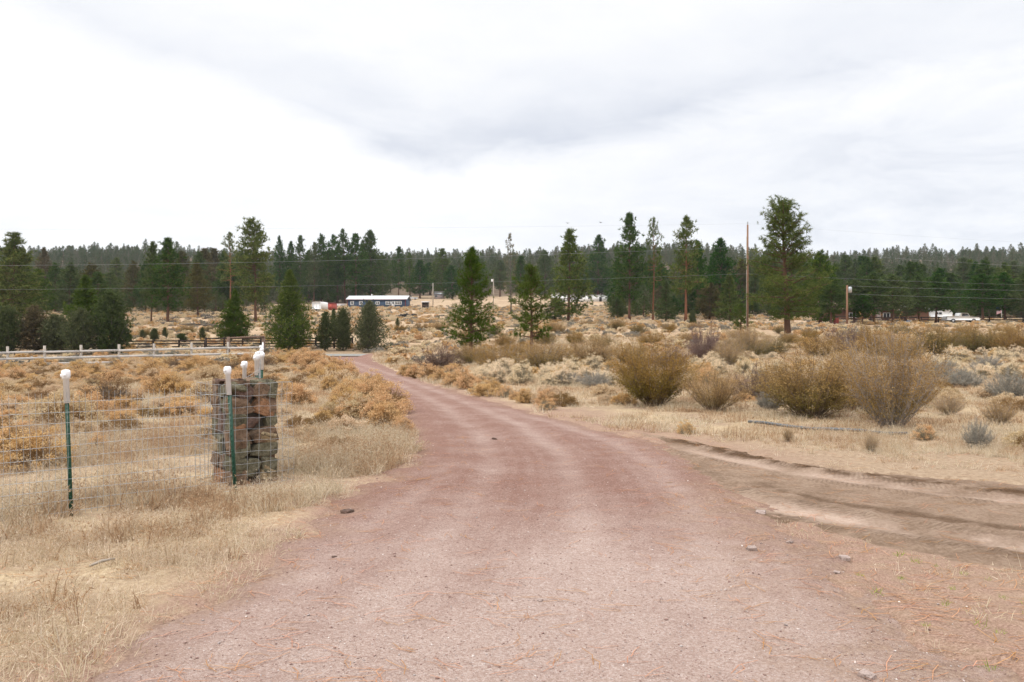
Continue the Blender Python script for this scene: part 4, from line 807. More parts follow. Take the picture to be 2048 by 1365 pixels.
for j in range(30):
    t = random.random() * (len(VC) - 1.001); a = VC[int(t)]; b = VC[int(t) + 1]; f_ = t - int(t); px = a[0] + (b[0] - a[0]) * f_; py = a[1] + (b[1] - a[1]) * f_
    rabpx(px - random.uniform(4, 70) * (py - 675) / 160, py, random.uniform(.5, .62) * .42 / hit(px, py)[1] * F * 1.7, random.choice([RG, RG, RT]), LV[0], LV[1], 1.05)
for px, py, w, l in [(645, 855, 30, 'lone brown rabbitbrush in pale grass right of the stone pillar'), (688, 838, 26, 'upright golden rabbitbrush left of the verge row'), (600, 812, 36, 'golden rabbitbrush just right of the stone pillar top'), (578, 800, 28, 'golden rabbitbrush touching the stone pillar right side'), (70, 938, 62, 'nearest big golden rabbitbrush left of the green post'),
                     (20, 925, 60, 'big golden rabbitbrush at the left edge behind the wire'), (178, 835, 46, 'rounded golden rabbitbrush right behind the capped green post'), (195, 905, 30, 'small brown rabbitbrush right of the capped green post')]:
    rabpx(px, py, w, RG, l, 'single rabbitbrush near the stone pillar')
RV = 'golden rabbitbrush lining the right verge'
for px, py, w in [(810, 752, 18), (830, 756, 22), (858, 758, 24), (880, 764, 22), (905, 772, 22), (935, 778, 28), (960, 784, 26), (985, 788, 24), (1012, 794, 20), (1050, 806, 24), (1095, 812, 26), (1030, 800, 14), (900, 756, 20), (925, 762, 22)]:
    rabpx(px, py, w, RG if px not in (1012, 900) else RM, 'golden rabbitbrush in the row on the right verge of the drive', RV)
n = 0
for j in range(2000):               # left field
    if n >= 112: break
    Yd = math.sqrt(random.uniform(11 ** 2, 50 ** 2)); px = random.uniform(-40, 545); X = (px - CX) / F * Yd
    if fbm(np.array([X / 4]), np.array([Yd / 4]), 91, 2)[0] < (.40 if Yd > 14 else .55): continue
    if abs(px - 480) < 90 and Yd < 12: continue
    rab(X, Yd, random.choice([.55, .8, 1.0, 1.25, 1.45]) * random.uniform(.85, 1.15), random.choice([RG, RG, RG, RW, RT, RT]), 'golden brown rabbitbrush clump in the field behind the wire fence', 'rabbitbrush in the left field', random.uniform(.75, 1.05)); n += 1
CG = 'cream rabbitbrush among the bushes right of the drive'
for (x0, x1, y0, y1, q) in [(960, 1230, 722, 775, 36), (1385, 1560, 700, 770, 26), (1850, 2060, 700, 760, 40), (1180, 1260, 700, 730, 8)]:
    for j in range(q):
        px = random.uniform(x0, x1); py = random.uniform(y0, y1); X, Yd = hit(px, py)
        rab(X, Yd, random.uniform(.8, 1.3), RC if random.random() < .8 else RM, 'cream-headed rabbitbrush clump among the bushes right of the drive', CG, random.uniform(.85, 1.1))
for px, py, w, l in [(1372, 868, 22, 'small cream rabbitbrush alone in the grass before the low ochre bush'), (1850, 880, 26, 'small cream seed-head clump by the end of the black pipe'), (1095, 820, 20, 'small golden rabbitbrush at the tip of the right verge row')]:
    rabpx(px, py, w, RM, l, 'single rabbitbrush right of the drive')
# the far field of rabbitbrush
def lowshrub(pr, nm):
    bm = MB()
    for me, mi in ((pr[0], 0), (pr[1], 1)):
        V = np.zeros(len(me.vertices) * 3); me.vertices.foreach_get('co', V); T = np.zeros(len(me.loops), int); me.loops.foreach_get('vertex_index', T); bm.mi = mi; bm.add(V, T)
    return loose(nm, bm.mesh(nm, [pr[0].materials[0], pr[1].materials[0]]))
RL = [rabbit(.5, .5, 70, 3, 631, M['cream'], M['cream_stem'], .07), rabbit(.5, .5, 70, 3, 632, M['gold'], M['gold_stem'], .07), rabbit(.5, .5, 70, 3, 633, M['cream'], M['gold_stem'], .07), rabbit(.45, .55, 70, 2, 634, M['bush_sage'], M['cream_stem'], .05)]
FS = [lowshrub(p, 'field_shrub') for p in RL]
LB = [lowshrub(rabbit(.34, .42, 110, 4, 641 + i, M[('gold', 'gold_stem', 'tan')[i]], M['gold_stem'], .024), 'field_brush') for i in range(3)]
X, Y = sample(9000, 10.5, 58, .74); pn = fbm(X / 3, Y / 3, 97, 3); sl_ = X / Y
kp = (road_sd(X, Y) < -.35) & (track_sd(X, Y) < -.8) & (rng.uniform(0, 1, len(X)) < np.where(sl_ < -.1, .24, .12) * np.interp(pn, [.42, .58], [.05, 1]) * np.interp(Y, [10.5, 15], [.25, 1]))
X, Y = X[kp], Y[kp]
scatter('low_brush', np.stack([X, Y, gz(X, Y) - .02], 1), rotz(len(X), .06), rng.uniform(.45, 1.05, len(X)), LB, 'low warm tan brush between the rabbitbrush clumps')
X, Y = sample(40000, 46, 250, .74); sx = X / Y * F + CX; pn = fbm(X / 9, Y / 9, 95, 3)
kp = (rng.uniform(0, 1, len(X)) < np.interp(Y, [46, 60, 150, 240], [.25, .6, .5, .4]) * np.interp(pn, [.35, .6], [.15, 1])) & ((Y < 68) | (Y > 75)) & (road_sd(X, Y) < -.3)
X, Y = X[kp], Y[kp]
scatter('rabbitbrush_field', np.stack([X, Y, gz(X, Y) - .02], 1), rotz(len(X), .05), rng.uniform(.5, 1.35, len(X)), FS, 'pale rabbitbrush and grass clumps carpeting the far field')

# ------------------------------------------------------------------ stone pillar, posts, wire
PX, PY = -3.10, 9.22; pr_ = math.radians(41); PS, PH = .49, 1.19
pil = empty('stone_pillar', (PX, PY, gzf(PX, PY) - .05), pr_, 'squat rubble stone gate pillar wrapped in wire mesh beside the drive', 'pillar')
MB().box((0, 0, PH / 2), (PS - .10, PS - .10, PH - .06)).build('mortar_core', M['mortar'], pil)
def rock(dx, dy, dz, seed):
    g = np.random.default_rng(seed); n = 30; D = unit(g.normal(size=(n, 3)))
    S = np.sign(D) * np.abs(D) ** .42; S = S / np.max(np.abs(S), axis=1, keepdims=True) * g.uniform(.74, 1.0, (n, 1)) * .9
    S[:, 1] = np.sign(S[:, 1]) * (.40 + .50 * np.abs(S[:, 1]))
    c0 = g.uniform(-.35, .35, 2); S[:, 2] += S[:, 0] * c0[0] * .8; S[:, 0] += S[:, 2] * c0[1] * .5
    import bmesh
    bm = bmesh.new()
    for p in S * np.array([dx, dy, dz]) / 2 / .9: bm.verts.new(p)
    bmesh.ops.convex_hull(bm, input=bm.verts); bm.normal_update()
    bmesh.ops.delete(bm, geom=[v for v in bm.verts if not v.link_faces], context='VERTS')
    bmesh.ops.bevel(bm, geom=bm.edges[:], offset=min(dx, dy, dz) * .03, segments=1, affect='EDGES'); me = bpy.data.meshes.new('stone'); bm.to_mesh(me); bm.free(); return me
def trim(o):
    Mx = Matrix.LocRotScale(o.location, o.rotation_euler, None); Mi = Mx.inverted(); e = PS / 2 + .012
    for v in o.data.vertices:
        w = Mx @ v.co; r = Vector((max(-e, min(e, w.x)), max(-e, min(e, w.y)), max(-.05, min(PH + .03, w.z))))
        v.co = Mi @ (r + (w - r) * .5)
si = 0
for face in range(4):
    fa = face * math.pi / 2; z = -.02; row = 0
    while z < PH - .03:
        hgt = random.uniform(.13, .24); hgt = min(hgt, PH + .02 - z); xx = -PS / 2 - (.05 if row % 2 else 0)
        while xx < PS / 2 - .04:
            w = random.uniform(.16, .36); w = min(w, PS / 2 + .06 - xx)
            if PS / 2 + .06 - (xx + w) < .1: w = PS / 2 + .06 - xx
            me = rock(w * 1.1, .24, hgt * 1.13, 700 + si); me.materials.append(STONES[(0, 1, 1, 2, 3, 0, 0, 1, 1, 0, 4)[random.randrange(11)]])
            o = link('stone', me, pil); lx, ly = xx + w / 2, -PS / 2 + random.uniform(.045, .065)
            o.location = (lx * math.cos(fa) - ly * math.sin(fa), lx * math.sin(fa) + ly * math.cos(fa), z + hgt / 2); o.rotation_euler = (random.uniform(-.07, .07), random.uniform(-.6, .6), fa + random.uniform(-.07, .07)); si += 1; trim(o)
            xx += w
        z += hgt; row += 1
for j in range(5):
    me = rock(random.uniform(.28, .42), random.uniform(.25, .36), .10, 900 + j); me.materials.append(STONES[j % 4]); o = link('stone', me, pil)
    o.location = ((-.15, .15, .14, -.14, 0)[j], (-.14, -.12, .15, .14, 0)[j], PH + (-.015 if j < 4 else .0)); o.rotation_euler = (random.uniform(-.15, .15), random.uniform(-.15, .15), random.uniform(0, 3)); trim(o)
# wire cage round the pillar (pillar frame of reference)
m = MB(); cs = PS / 2 + .16
corners = [(-cs, -cs), (cs, -cs), (cs, cs), (-cs, cs), (-cs, -cs)]
per = []
for (ax_, ay_), (bx_, by_) in zip(corners[:-1], corners[1:]):
    for t_ in np.linspace(0, 1, 7)[:-1]: per.append((ax_ + (bx_ - ax_) * t_, ay_ + (by_ - ay_) * t_))
bul = lambda z_: 1 + .02 * math.sin(z_ * 5)
for i, (a_, b_) in enumerate(per):
    zz = np.linspace(-.02, 1.16, 7); m.tube(np.stack([[a_ * bul(q) + random.uniform(-.006, .006) for q in zz], [b_ * bul(q) + random.uniform(-.006, .006) for q in zz], zz], 1),   .0022, 3, False)
for q in np.arange(.03, 1.17, .125):
    P = np.array([(a_ * bul(q), b_ * bul(q), q + random.uniform(-.008, .008)) for a_, b_ in per + per[:1]]); m.tube(P, .0019, 3, False)
cg = m.build('wire_cage', M['wire']); cg.location = (PX, PY, gzf(PX, PY) - .02); cg.rotation_euler = (0, 0, pr_)
tag(cg, 'galvanised square mesh cage fixed tightly round the stone pillar', 'wire mesh')
def tpost_mesh():
    m = MB(); m.box((0, 0, .60), (.034, .006, 1.36)); m.box((0, .018, .60), (.006, .030, 1.36))
    for q in np.arange(.1, 1.2, .055): m.box((0, -.006, q), (.012, .007, .018))
    return m.mesh('post', M['greenpaint'])
def cap_mesh():
    m = MB(); m.lathe([(.0005, 1.08), (.026, 1.08), (.026, 1.30), (.034, 1.302), (.036, 1.325), (.0375, 1.328), (.039, 1.365), (.036, 1.378), (.025, 1.386), (.0005, 1.388)], (0, 0, 0), 18)
    m.box((-.036, 0, 1.335), (.018, .024, .03)); m.tube([(0, -.04, 1.34), (0, -.053, 1.34)], .012, 8)
    return m.mesh('cap', M['pvc'], True)
TP, TCAP = tpost_mesh(), cap_mesh()
def tpost(X, Y, label, lean=(0, 0), group=None, s=1.0):
    o = empty('fence_post', (X, Y, gzf(X, Y) - .03), random.uniform(-.4, .4), label, 'fence post', group, (1, 1, s)); o.rotation_euler = (lean[0], lean[1], o.rotation_euler[2])
    a = link('post', TP, o); b = link('cap', TCAP, o); b['label'] = 'white plastic sleeve cap'; return o
P1x, P1y = hit(142, 1035); P2x, P2y = hit(470, 990)
tpost(P1x, P1y, 'nearest green steel post with a white cap, alone at the left of the pillar', (0, -.032))
tpost(P2x, P2y, 'green steel post with a white cap leaning against the front of the stone pillar', (-.05, -.12))
tpost(-3.36, 10.0, 'white capped steel post rising just behind the stone pillar', (0, .0))
FD = [(-3.75, 11.2)] + [(-4.44 - .311 * (y - 14), y) for y in (12.2, 13.3, 14.5, 15.8, 17.2, 18.7, 20.3, 22, 23.8, 25.8, 28, 30.4, 33, 36, 39.3, 43, 47.2, 52)]
for X, Y in FD[1:]: tpost(X + random.uniform(-.03, .03), Y, 'white capped steel post in the receding row behind the stone pillar', (random.uniform(-.03, .03), random.uniform(-.03, .03)), 'receding row of white capped posts', random.uniform(.97, 1.03))
def weave(path, top, dx, zs, name, label, sag=.012, r=.0019):
    m = MB(); P = np.array(path, float); seg = np.hypot(*np.diff(P, axis=0).T); acc = np.concatenate([[0], np.cumsum(seg)]); S = np.arange(0, acc[-1], dx)
    xs = np.interp(S, acc, P[:, 0]); ys = np.interp(S, acc, P[:, 1]); g = gz(xs, ys)
    wob = (vnoise(S * .7, S * 0, 3) - .5) * .04
    for a_, b_, c_, w_ in zip(xs, ys, g, wob): m.tube([(a_, b_, c_ + .02), (a_ + w_ * .3, b_ + w_, c_ + top * .5), (a_, b_, c_ + top)], r, 3, False)
    for q in zs: m.tube(np.stack([xs + wob * .3, ys + wob * math.sin(q * 2.7), g + q + sag * np.sin(S * 2.1 + q * 9) * .6], 1), r * 1.15, 3, False)
    o = m.build(name, M['wire']); tag(o, label, 'wire fence'); return o
dirx, diry = (P2x - P1x), (P2y - P1y); L0 = math.hypot(dirx, diry); dirx /= L0; diry /= L0
weave([(P1x - dirx * 3.2, P1y - diry * 3.2), (P1x, P1y - .02), (P2x, P2y - .02)], 1.15, .051, np.arange(.05, 1.16, .1016), 'wire_fence', 'fine welded wire fence from the left edge to the stone pillar')
weave([(-3.36, 10.0)] + [p for p in FD[1:]], 1.15, .3, [.1, .3, .5, .72, .95, 1.15], 'wire_fence', 'wire fence strung along the receding row of white capped posts', r=.002)

# ------------------------------------------------------------------ rail fences
wf = empty('rail_fence', ((250 - CX) / F * 55, 55.0, 0), 0, 'long white weathered post and rail fence across the left field', 'fence'); fo = wf.location.copy()
def rel(p): return (p[0] - fo.x, p[1] - fo.y, p[2] - fo.z)
fx = [-140, -62, 15, 89, 162, 238, 308, 383, 456, 528]; fy = 55.0
A = [((px - CX) / F * (fy + (px - 250) * .004), fy + (px - 250) * .004) for px in fx]
A3 = [(x_, y_, H - (729 - px * .0225 - HY + 2) / F * y_) for (x_, y_), px in zip(A, fx)]
for i, (x_, y_, g_) in enumerate(A3[:-1]):
    MB().box(rel((x_, y_, g_ + .42)), (.13, .12, 1.7), random.uniform(-.1, .1)).build('post', M['fencepost'], wf)
for (a_, b_) in zip(A3[:-1], A3[1:]):
    for hgt in (.06, .45, .86):
        q = MB(); c_ = ((a_[0] + b_[0]) / 2, (a_[1] + b_[1]) / 2 - .075, (a_[2] + b_[2]) / 2 + hgt - .02 + random.uniform(-.02, .02)); an = math.atan2(b_[1] - a_[1], b_[0] - a_[0]); tl = math.atan2(b_[2] - a_[2], b_[0] - a_[0]) + random.uniform(-.005, .005)
        q.box(rel(c_), (math.dist(a_, b_) + .05, .03, .15), 0, Matrix.Rotation(an, 3, 'Z') @ Matrix.Rotation(-tl, 3, 'Y')).build('rail', M['fencewood'], wf)
x1, y1 = (451 - CX) / F * 60, 60.6; x2, y2 = (527 - CX) / F * 62, 62
br = empty('corner_brace', (x1, y1, gzf(x1, y1)), 0, 'brown timber corner brace with a top pole at the end of the white fence', 'fence brace')
for x_, y_ in ((0, 0), (x2 - x1, y2 - y1)): MB().tube([(x_, y_, -.1), (x_, y_, .8), (x_, y_, 1.52)], [.16, .15, .14], 8).build('post', M['oldwood'], br, True)
MB().tube([(-.1, -.1, 1.42), (x2 - x1 + .1, y2 - y1 - .1, 1.55)], .06, 8).build('top_pole', M['oldwood'], br, True)
def boardfence(p0, p1, n, hts, label, ph=1.25, bh=.14, mat='darkwood'):
    o = empty('board_fence', (p0[0], p0[1], gzf(*p0)), 0, label, 'fence'); Q = [(p0[0] + (p1[0] - p0[0]) * t, p0[1] + (p1[1] - p0[1]) * t) for t in np.linspace(0, 1, n)]
    Q = [(a, b, gzf(a, b)) for a, b in Q]; og = o.location
    for a, b, c in Q: MB().box((a - og.x, b - og.y, c - og.z + ph / 2 - .1), (.15, .15, ph + .2)).build('post', M[mat], o)
    for a, b in zip(Q[:-1], Q[1:]):
        for hh in hts:
            an = math.atan2(b[1] - a[1], b[0] - a[0]); tl = math.atan2(b[2] - a[2], math.hypot(b[0] - a[0], b[1] - a[1]))
            MB().box(((a[0] + b[0]) / 2 - og.x, (a[1] + b[1]) / 2 - og.y - .10, (a[2] + b[2]) / 2 - og.z + hh), (math.dist(a, b) - .02, .04, bh), 0, Matrix.Rotation(an, 3, 'Z') @ Matrix.Rotation(-tl, 3, 'Y')).build('rail', M[mat], o)
    return o
boardfence(((-60 - CX) / F * 79, 79.5), ((410 - CX) / F * 79, 79), 10, (.3, .6, .88), 'dark brown board fence behind the white rail fence at left', 1.0, .12)
boardfence(((412 - CX) / F * 80, 80), ((705 - CX) / F * 80, 80), 9, (.22, .48, .74, 1.0), 'dark four-board fence passing behind the junipers by the drive end', 1.12, .12)
boardfence(((1640 - CX) / F * 146, 146), ((2080 - CX) / F * 146, 146), 14, (.5, .95), 'low dark fence before the brown ranch house', 1.1, .2)

# ------------------------------------------------------------------ buildings
def spot(px, py): x_, y_ = hit(px, py); return x_, y_, gzf(x_, y_)
def window(par, x_, z_, w, h, y_, lights=2, rows=2, frame=.16, pane='glass'):
    f = MB()
    f.box((x_ - w / 2, y_, z_), (frame, .1, h + frame)); f.box((x_ + w / 2, y_, z_), (frame, .1, h + frame)); f.box((x_, y_, z_ + h / 2), (w - frame, .1, frame)); f.box((x_, y_, z_ - h / 2), (w - frame, .1, frame))
    for i in range(1, lights): f.box((x_ - w / 2 + w * i / lights, y_ + .002, z_), (frame * .75, .09, h - frame))
    for i in range(1, rows): f.box((x_, y_ + .004, z_ - h / 2 + h * i / rows), (w - frame, .085, frame * .7))
    fo_ = f.build('window', M['white'], par); MB().box((x_, y_ + .03, z_), (w - frame * .5, .04, h - frame * .5)).build('pane', M[pane], fo_)
hx, hyy, hz = spot(753, 615.5); px2m = hyy / F
ho = empty('house', (hx, hyy, hz), math.radians(-2.5), 'long low blue manufactured house with white windows and pale metal roof', 'house')
Wd = 117 * px2m; WH = 2.35
MB().box((0, 3.9, WH / 2 - .5), (Wd, 7.8, WH + 1)).build('wall', M['blue'], ho)
MB().polyx([(-.45, WH - .05), (3.9, WH + 1.25), (8.25, WH - .05), (8.25, WH + .1), (3.9, WH + 1.42), (-.45, WH + .1)], -Wd / 2 - .5, Wd / 2 + .5).build('roof', M['greyroof'], ho)
MB().polyx([(0.05, WH - .02), (3.9, WH + 1.2), (7.75, WH - .02)], -Wd / 2 + .02, Wd / 2 - .02).build('gable', M['blue'], ho)
MB().box((0, -.47, WH + .02), (Wd + 1.04, .06, .14)).build('eave_trim', M['redtrim'], ho)
for sx_ in (-1, 1): MB().box((sx_ * (Wd / 2 - .05), -.02, WH / 2 - .2), (.18, .06, WH + .1)).build('corner_trim', M['redtrim'], ho)
for c0, c1, li, rw in [(701, 707, 1, 2), (718.5, 724.5, 1, 2), (738, 744, 1, 2), (752, 759, 2, 1), (772, 781.5, 2, 2), (790.5, 803, 3, 2)]:
    window(ho, ((c0 + c1) / 2 - 753) * px2m, 1.35, (c1 - c0) * px2m, .95 if c0 != 752 else .75, -.03, li, rw)
do = MB().box((33.5 * px2m, -.03, .95), (.95, .08, 1.95)).build('door', M['white'], ho); MB().box((33.5 * px2m, -.08, 1.4), (.45, .03, .7)).build('pane', M['glass'], do)
MB().box((33.5 * px2m, -.6, -.15), (1.6, 1.1, .3)).build('step', M['redtrim'], ho); MB().tube([(-2.2, 3.6, WH + 1.2), (-2.2, 3.6, WH + 1.9)], .12, 8).build('vent_pipe', M['white'], ho)
# cargo trailer, red shed, boards, small shed
tx, ty, tz = spot(633, 622); q = ty / F
o = empty('cargo_trailer', (tx, ty, tz), math.radians(-8), 'white box cargo trailer standing left of the red shed', 'trailer')
w_, h_ = 18.5 * q, 18 * q
MB().poly([(-w_ / 2, .45), (w_ / 2, .45), (w_ / 2, h_ - .12), (w_ / 2 - .18, h_ + .02), (0, h_ + .1), (-w_ / 2 + .18, h_ + .02), (-w_ / 2, h_ - .12)], 0, 5).build('body', M['white'], o)
f = MB(); [f.box((sx_ * (w_ / 2 - .3), -.03, h_ / 2 + .15), (.07, .05, h_ - 1.0)) for sx_ in (-1, 0, 1)]; f.box((0, -.03, h_ - .4), (w_ - .67, .05, .07)); f.build('door_frame', M['metal'], o)
for sx_ in (-1, 1): MB().tube([(sx_ * (w_ / 2 - .15), 2.2, .38), (sx_ * (w_ / 2 - .42), 2.2, .38)], .38, 12).build('wheel', M['rubber'], o)
MB().box((0, .1, .38), (w_ - .2, .15, .14)).build('bumper', M['rubber'], o)
tx, ty, tz = spot(659.5, 620.5); q = ty / F; o = empty('red_shed', (tx, ty, tz), math.radians(-6), 'small flat-topped red shed between the trailer and the blue house', 'shed')
w_, h_ = 17 * q, 13.5 * q; MB().box((0, 1.3, h_ / 2 - .2), (w_, 2.6, h_ + .2)).build('wall', M['redpaint'], o); MB().box((0, 1.3, h_ + .0), (w_ + .2, 2.8, .18)).build('roof', M['redtrim'], o); MB().box((.2, -.03, h_ / 2 - .1), (1.0, .07, h_ - .5)).build('door', M['redpaint'], o)
tx, ty, tz = spot(681, 613.5); o = empty('lumber_pile', (tx, ty, tz), 0, 'low stack of pale boards left of the blue house', 'lumber pile')
for i in range(4): MB().box((random.uniform(-.2, .2), i * .3, .35 + .16 * i), (3.2 - .3 * i, .5, .13), random.uniform(-.06, .06)).build('board', M['pinkwall'] if i % 2 else M['white'], o)
for sx_ in (-1, 1): MB().box((sx_, .4, .14), (.2, .9, .28)).build('block', M['oldwood'], o)
tx, ty, tz = spot(850.5, 616); q = ty / F; o = empty('small_shed', (tx, ty, tz), 0, 'tiny dark shed with a pale overhanging roof right of the blue house', 'shed')
w_ = 13 * q; h_ = 11 * q
MB().box((0, 1, h_ / 2 - .1), (w_, 2, h_ + .1)).build('wall', M['darkwood'], o); MB().box((0, .9, h_ + .12), (w_ + .5, 2.7, .24), 0, Matrix.Rotation(.06, 3, 'X')).build('roof', M['greyroof'], o); MB().box((0, -.03, h_ * .42), (w_ * .8, .06, .12)).build('cross_board', M['oldwood'], o)
for sx_ in (-1, 1): MB().box((sx_ * w_ / 2, -.02, h_ / 2), (.1, .07, h_)).build('corner_trim', M['palepole'], o)
tx, ty, tz = spot(822, 615); o = empty('porch_rail', (tx, ty, tz), 0, 'small brown railing beside the right end of the blue house', 'railing')
for a in (-.6, .6): MB().box((a, 0, .45), (.1, .1, .9)).build('post', M['oldwood'], o)
for a in (.4, .85): MB().box((0, 0, a), (1.08, .06, .1)).build('rail', M['oldwood'], o)
# white mobile home behind the broad pine
tx, ty, tz = spot(1168, 604); q = ty / F; o = empty('mobile_home', (tx, ty, tz), 0, 'white flat-roofed mobile home half hidden by the broad dense pine', 'mobile home')
MB().box((0, 2, 1.1), (96 * q, 4, 2.5)).build('wall', M['white'], o); MB().box((0, 2, 2.45), (97.5 * q, 4.3, .22)).build('roof', M['greyroof'], o)
MB().box((33 * q, -.03, .95), (.95, .07, 1.75)).build('door', M['rubber'], o)
for a in (-30, -8, 12): window(o, a * q, 1.4, 1.6, .8, -.03, 2, 1, .1)
MB().box((0, .02, -.25), (96 * q - .1, .06, .5)).build('skirt', M['greyroof'], o)
tx, ty, tz = spot(1112, 598); q = ty / F; o = empty('camper_trailer', (tx, ty, tz), .05, 'white rounded camper trailer left of the mobile home', 'trailer')
MB().poly([(-1.7, .5), (1.7, .5), (1.8, 1.6), (1.4, 2.7), (-1.3, 2.8), (-1.8, 1.9)], 0, 2.3).build('body', M['white'], o); MB().tube([(-.1, -.02, .38), (-.1, .2, .38)], .36, 12).build('wheel', M['rubber'], o); window(o, -.6, 1.9, 1, .55, -.02, 1, 1, .08)
tx, ty, tz = spot(879, 598); q = ty / F; o = empty('far_house', (tx, ty, tz), .1, 'small far house with grey roof and pinkish wall at the wood edge', 'house')
MB().box((0, 2, .6), (20 * q, 4, 2.6)).build('wall', M['pinkwall'], o); MB().poly([(-11 * q, 1.9), (11 * q, 1.9), (10 * q, 3.1), (-10 * q, 3.1)], -.4, 4.4).build('roof', M['metal'], o); window(o, -1.5, 1.1, 1.2, .8, -.03, 2, 1, .1)
# far pale pickup by the wood
def pickup(px, py, L, label, mats, flip=1, rz=0.0):
    tx, ty, tz = spot(px, py); s = L / 5.6
    o = empty('pickup_truck', (tx, ty, tz), rz, label, 'pickup truck', None, (s * flip, s, s))
    MB().poly([(-2.8, .55), (2.75, .5), (2.8, .8), (2.7, 1.02), (1.55, 1.12), (1.1, 1.15), (.75, 1.72), (-.35, 1.76), (-.62, 1.15), (-2.75, 1.15)], -.9, .9).build('body', M[mats], o)
    MB().poly([(-.28, 1.2), (.95, 1.18), (.68, 1.62), (-.22, 1.66)], -.93, .93).build('window', M['glass'], o)
    MB().poly([(-2.6, 1.16), (-.75, 1.16), (-.75, 1.19), (-2.6, 1.19)], -.75, .75).build('truck_bed', M['rubber'], o)
    for a in (-1.75, 1.75):
        for b in (-.92, .68):
            w = MB().tube([(a, b, .38), (a, b + .24, .38)], .38, 14).build('wheel', M['rubber'], o); MB().tube([(a, b - .01, .38), (a, b + .02, .38)], .2, 12).build('rim', M['metal'], w)
    MB().box((2.82, 0, .5), (.1, 1.8, .22)).build('bumper', M['metal'], o); MB().box((-2.85, 0, .55), (.1, 1.8, .2)).build('bumper', M['metal'], o)
    for b in (-.72, .72): MB().box((2.74, b, .86), (.1, .3, .16)).build('headlight', M['glass'], o)
    return o
pickup(1921, 647, 5.8, 'white pickup truck parked in front of the brown ranch house', 'white')
pickup(822, 600, 5.4, 'pale pickup parked beyond the right end of the blue house', 'greyroof', -1, .1)
tx, ty, tz = spot(1897, 641); o = empty('camper_trailer', (tx, ty + 3, tz), 0, 'white travel trailer parked behind the white pickup', 'trailer')
MB().poly([(-2.2, .5), (2.4, .5), (2.5, 1.6), (1.9, 2.3), (-1.9, 2.35), (-2.3, 1.8)], 0, 2.2).build('body', M['white'], o); window(o, -.4, 1.5, 1.4, .5, -.02, 2, 1, .08)
for a in (-.5, .5): MB().tube([(a, -.05, .36), (a, .2, .36)], .36, 12).build('wheel', M['rubber'], o)
# brown ranch house
tx, ty, tz = spot(1768, 645); ty += 4; tz = gzf(tx, ty); q = ty / F; o = empty('ranch_house', (tx, ty, tz), 0, 'brown ranch house with tan roof half hidden under dark pines', 'house')
MB().box((-2, 4, .9), (150 * q, 8, 3.0)).build('wall', M['brownwall'], o)
MB().polyx([(-.8, 2.2), (4, 3.9), (8.8, 2.2), (8.8, 2.4), (4, 4.1), (-.8, 2.4)], -76 * q - 2, 76 * q - 2).build('roof', M['tanroof'], o)
MB().poly([(70 * q - 2, -.5), (70 * q + 3, -.5), (70 * q + 3, 2.2), (70 * q + .5, 3.2), (70 * q - 2, 2.2)], -1.5, 3).build('gable_wing', M['brownwall'], o)
t_ = MB(); a, b = (70 * q - 2.4, 2.1), (70 * q + .5, 3.35)
t_.poly([a, b, (b[0], b[1] + .2), (a[0], a[1] + .2)], -1.8, 3.2); c_ = (70 * q + 3.4, 2.1); t_.poly([b, c_, (c_[0], c_[1] + .2), (b[0], b[1] + .2)], -1.8, 3.2); t_.build('wing_roof', M['white'], o)
for a in (-44, 24): window(o, a * q, 1.2, 1.3, .9, -.03, 2, 1, .1)
MB().box((8 * q, -.03, .95), (.95, .07, 2)).build('door', M['pinkwall'], o)
for a in (-60, -40, -20, 0): MB().box((a * q, -1.0, 1.0), (.14, .14, 2.4)).build('porch_post', M['oldwood'], o)
def barrel(px, py, r, h, mat, label, cat='barrel'):
    tx, ty, tz = spot(px, py); o = empty('barrel', (tx, ty, tz), 0, label, cat)
    MB().lathe([(.001, 0), (r, 0), (r * 1.03, h * .5), (r, h), (.001, h)], (0, 0, 0), 14).build('drum', M[mat], o, True)
    for a in (.3, .65): MB().lathe([(r * 1.0, h * a - .03), (r * 1.08, h * a), (r * 1.0, h * a + .03)], (0, 0, 0), 14).build('hoop', M[mat], o, True)
barrel(1672, 649, .42, 1.0, 'redpaint', 'faded red drum standing by the dark fence left of the pole'); barrel(1817, 649, .34, .6, 'bluepaint', 'small blue drum standing before the brown ranch house')
barrel(1803, 649, .3, .5, 'redpaint', 'small red drum left of the blue one')
# ------------------------------------------------------------------ poles, lines, flag
def pole(px, Yd, ytop, r, label, mat, fittings):
    X = (px - CX) / F * Yd; z0 = gzf(X, Yd); h = H + (HY - ytop) / F * Yd - z0
    o = empty('utility_pole', (X, Yd, z0), 0, label, 'utility pole'); MB().tube([(0, 0, -.3), (0, 0, h * .5), (0, 0, h)], [r, r * .88, r * .72], 12).build('pole', M[mat], o, True); fittings(o, h); return X, Yd, z0 + h
def fit1(o, h):
    MB().tube([(0, 0, h), (0, 0, h + .12)], .025, 8).build('pin', M['metal'], o); MB().lathe([(.001, 0), (.05, 0), (.075, .05), (.04, .1), (.065, .14), (.001, .2)], (0, 0, h + .1), 10).build('insulator', M['metal'], o, True)
    MB().box((.13, -.02, h * .78), (.06, .08, .2)).build('bracket', M['metal'], o); MB().tube([(-.12, -.06, 0), (-.11, -.06, h * .9)], .02, 6).build('ground_wire', M['palepole'], o)
p1 = pole(1495, 72, 450, .105, 'tall reddish brown utility pole left of the tallest near pine', 'polewood', fit1)
def fit2(o, h):
    MB().lathe([(.001, 0), (.28, 0), (.28, .75), (.2, .85), (.001, .88)], (.42, 0, h - 1.1), 12).build('transformer', M['metal'], o, True); MB().box((.1, 0, h - .7), (.3, .08, .1)).build('bracket', M['metal'], o)
YP = hit(1694, 650)[1] - 9
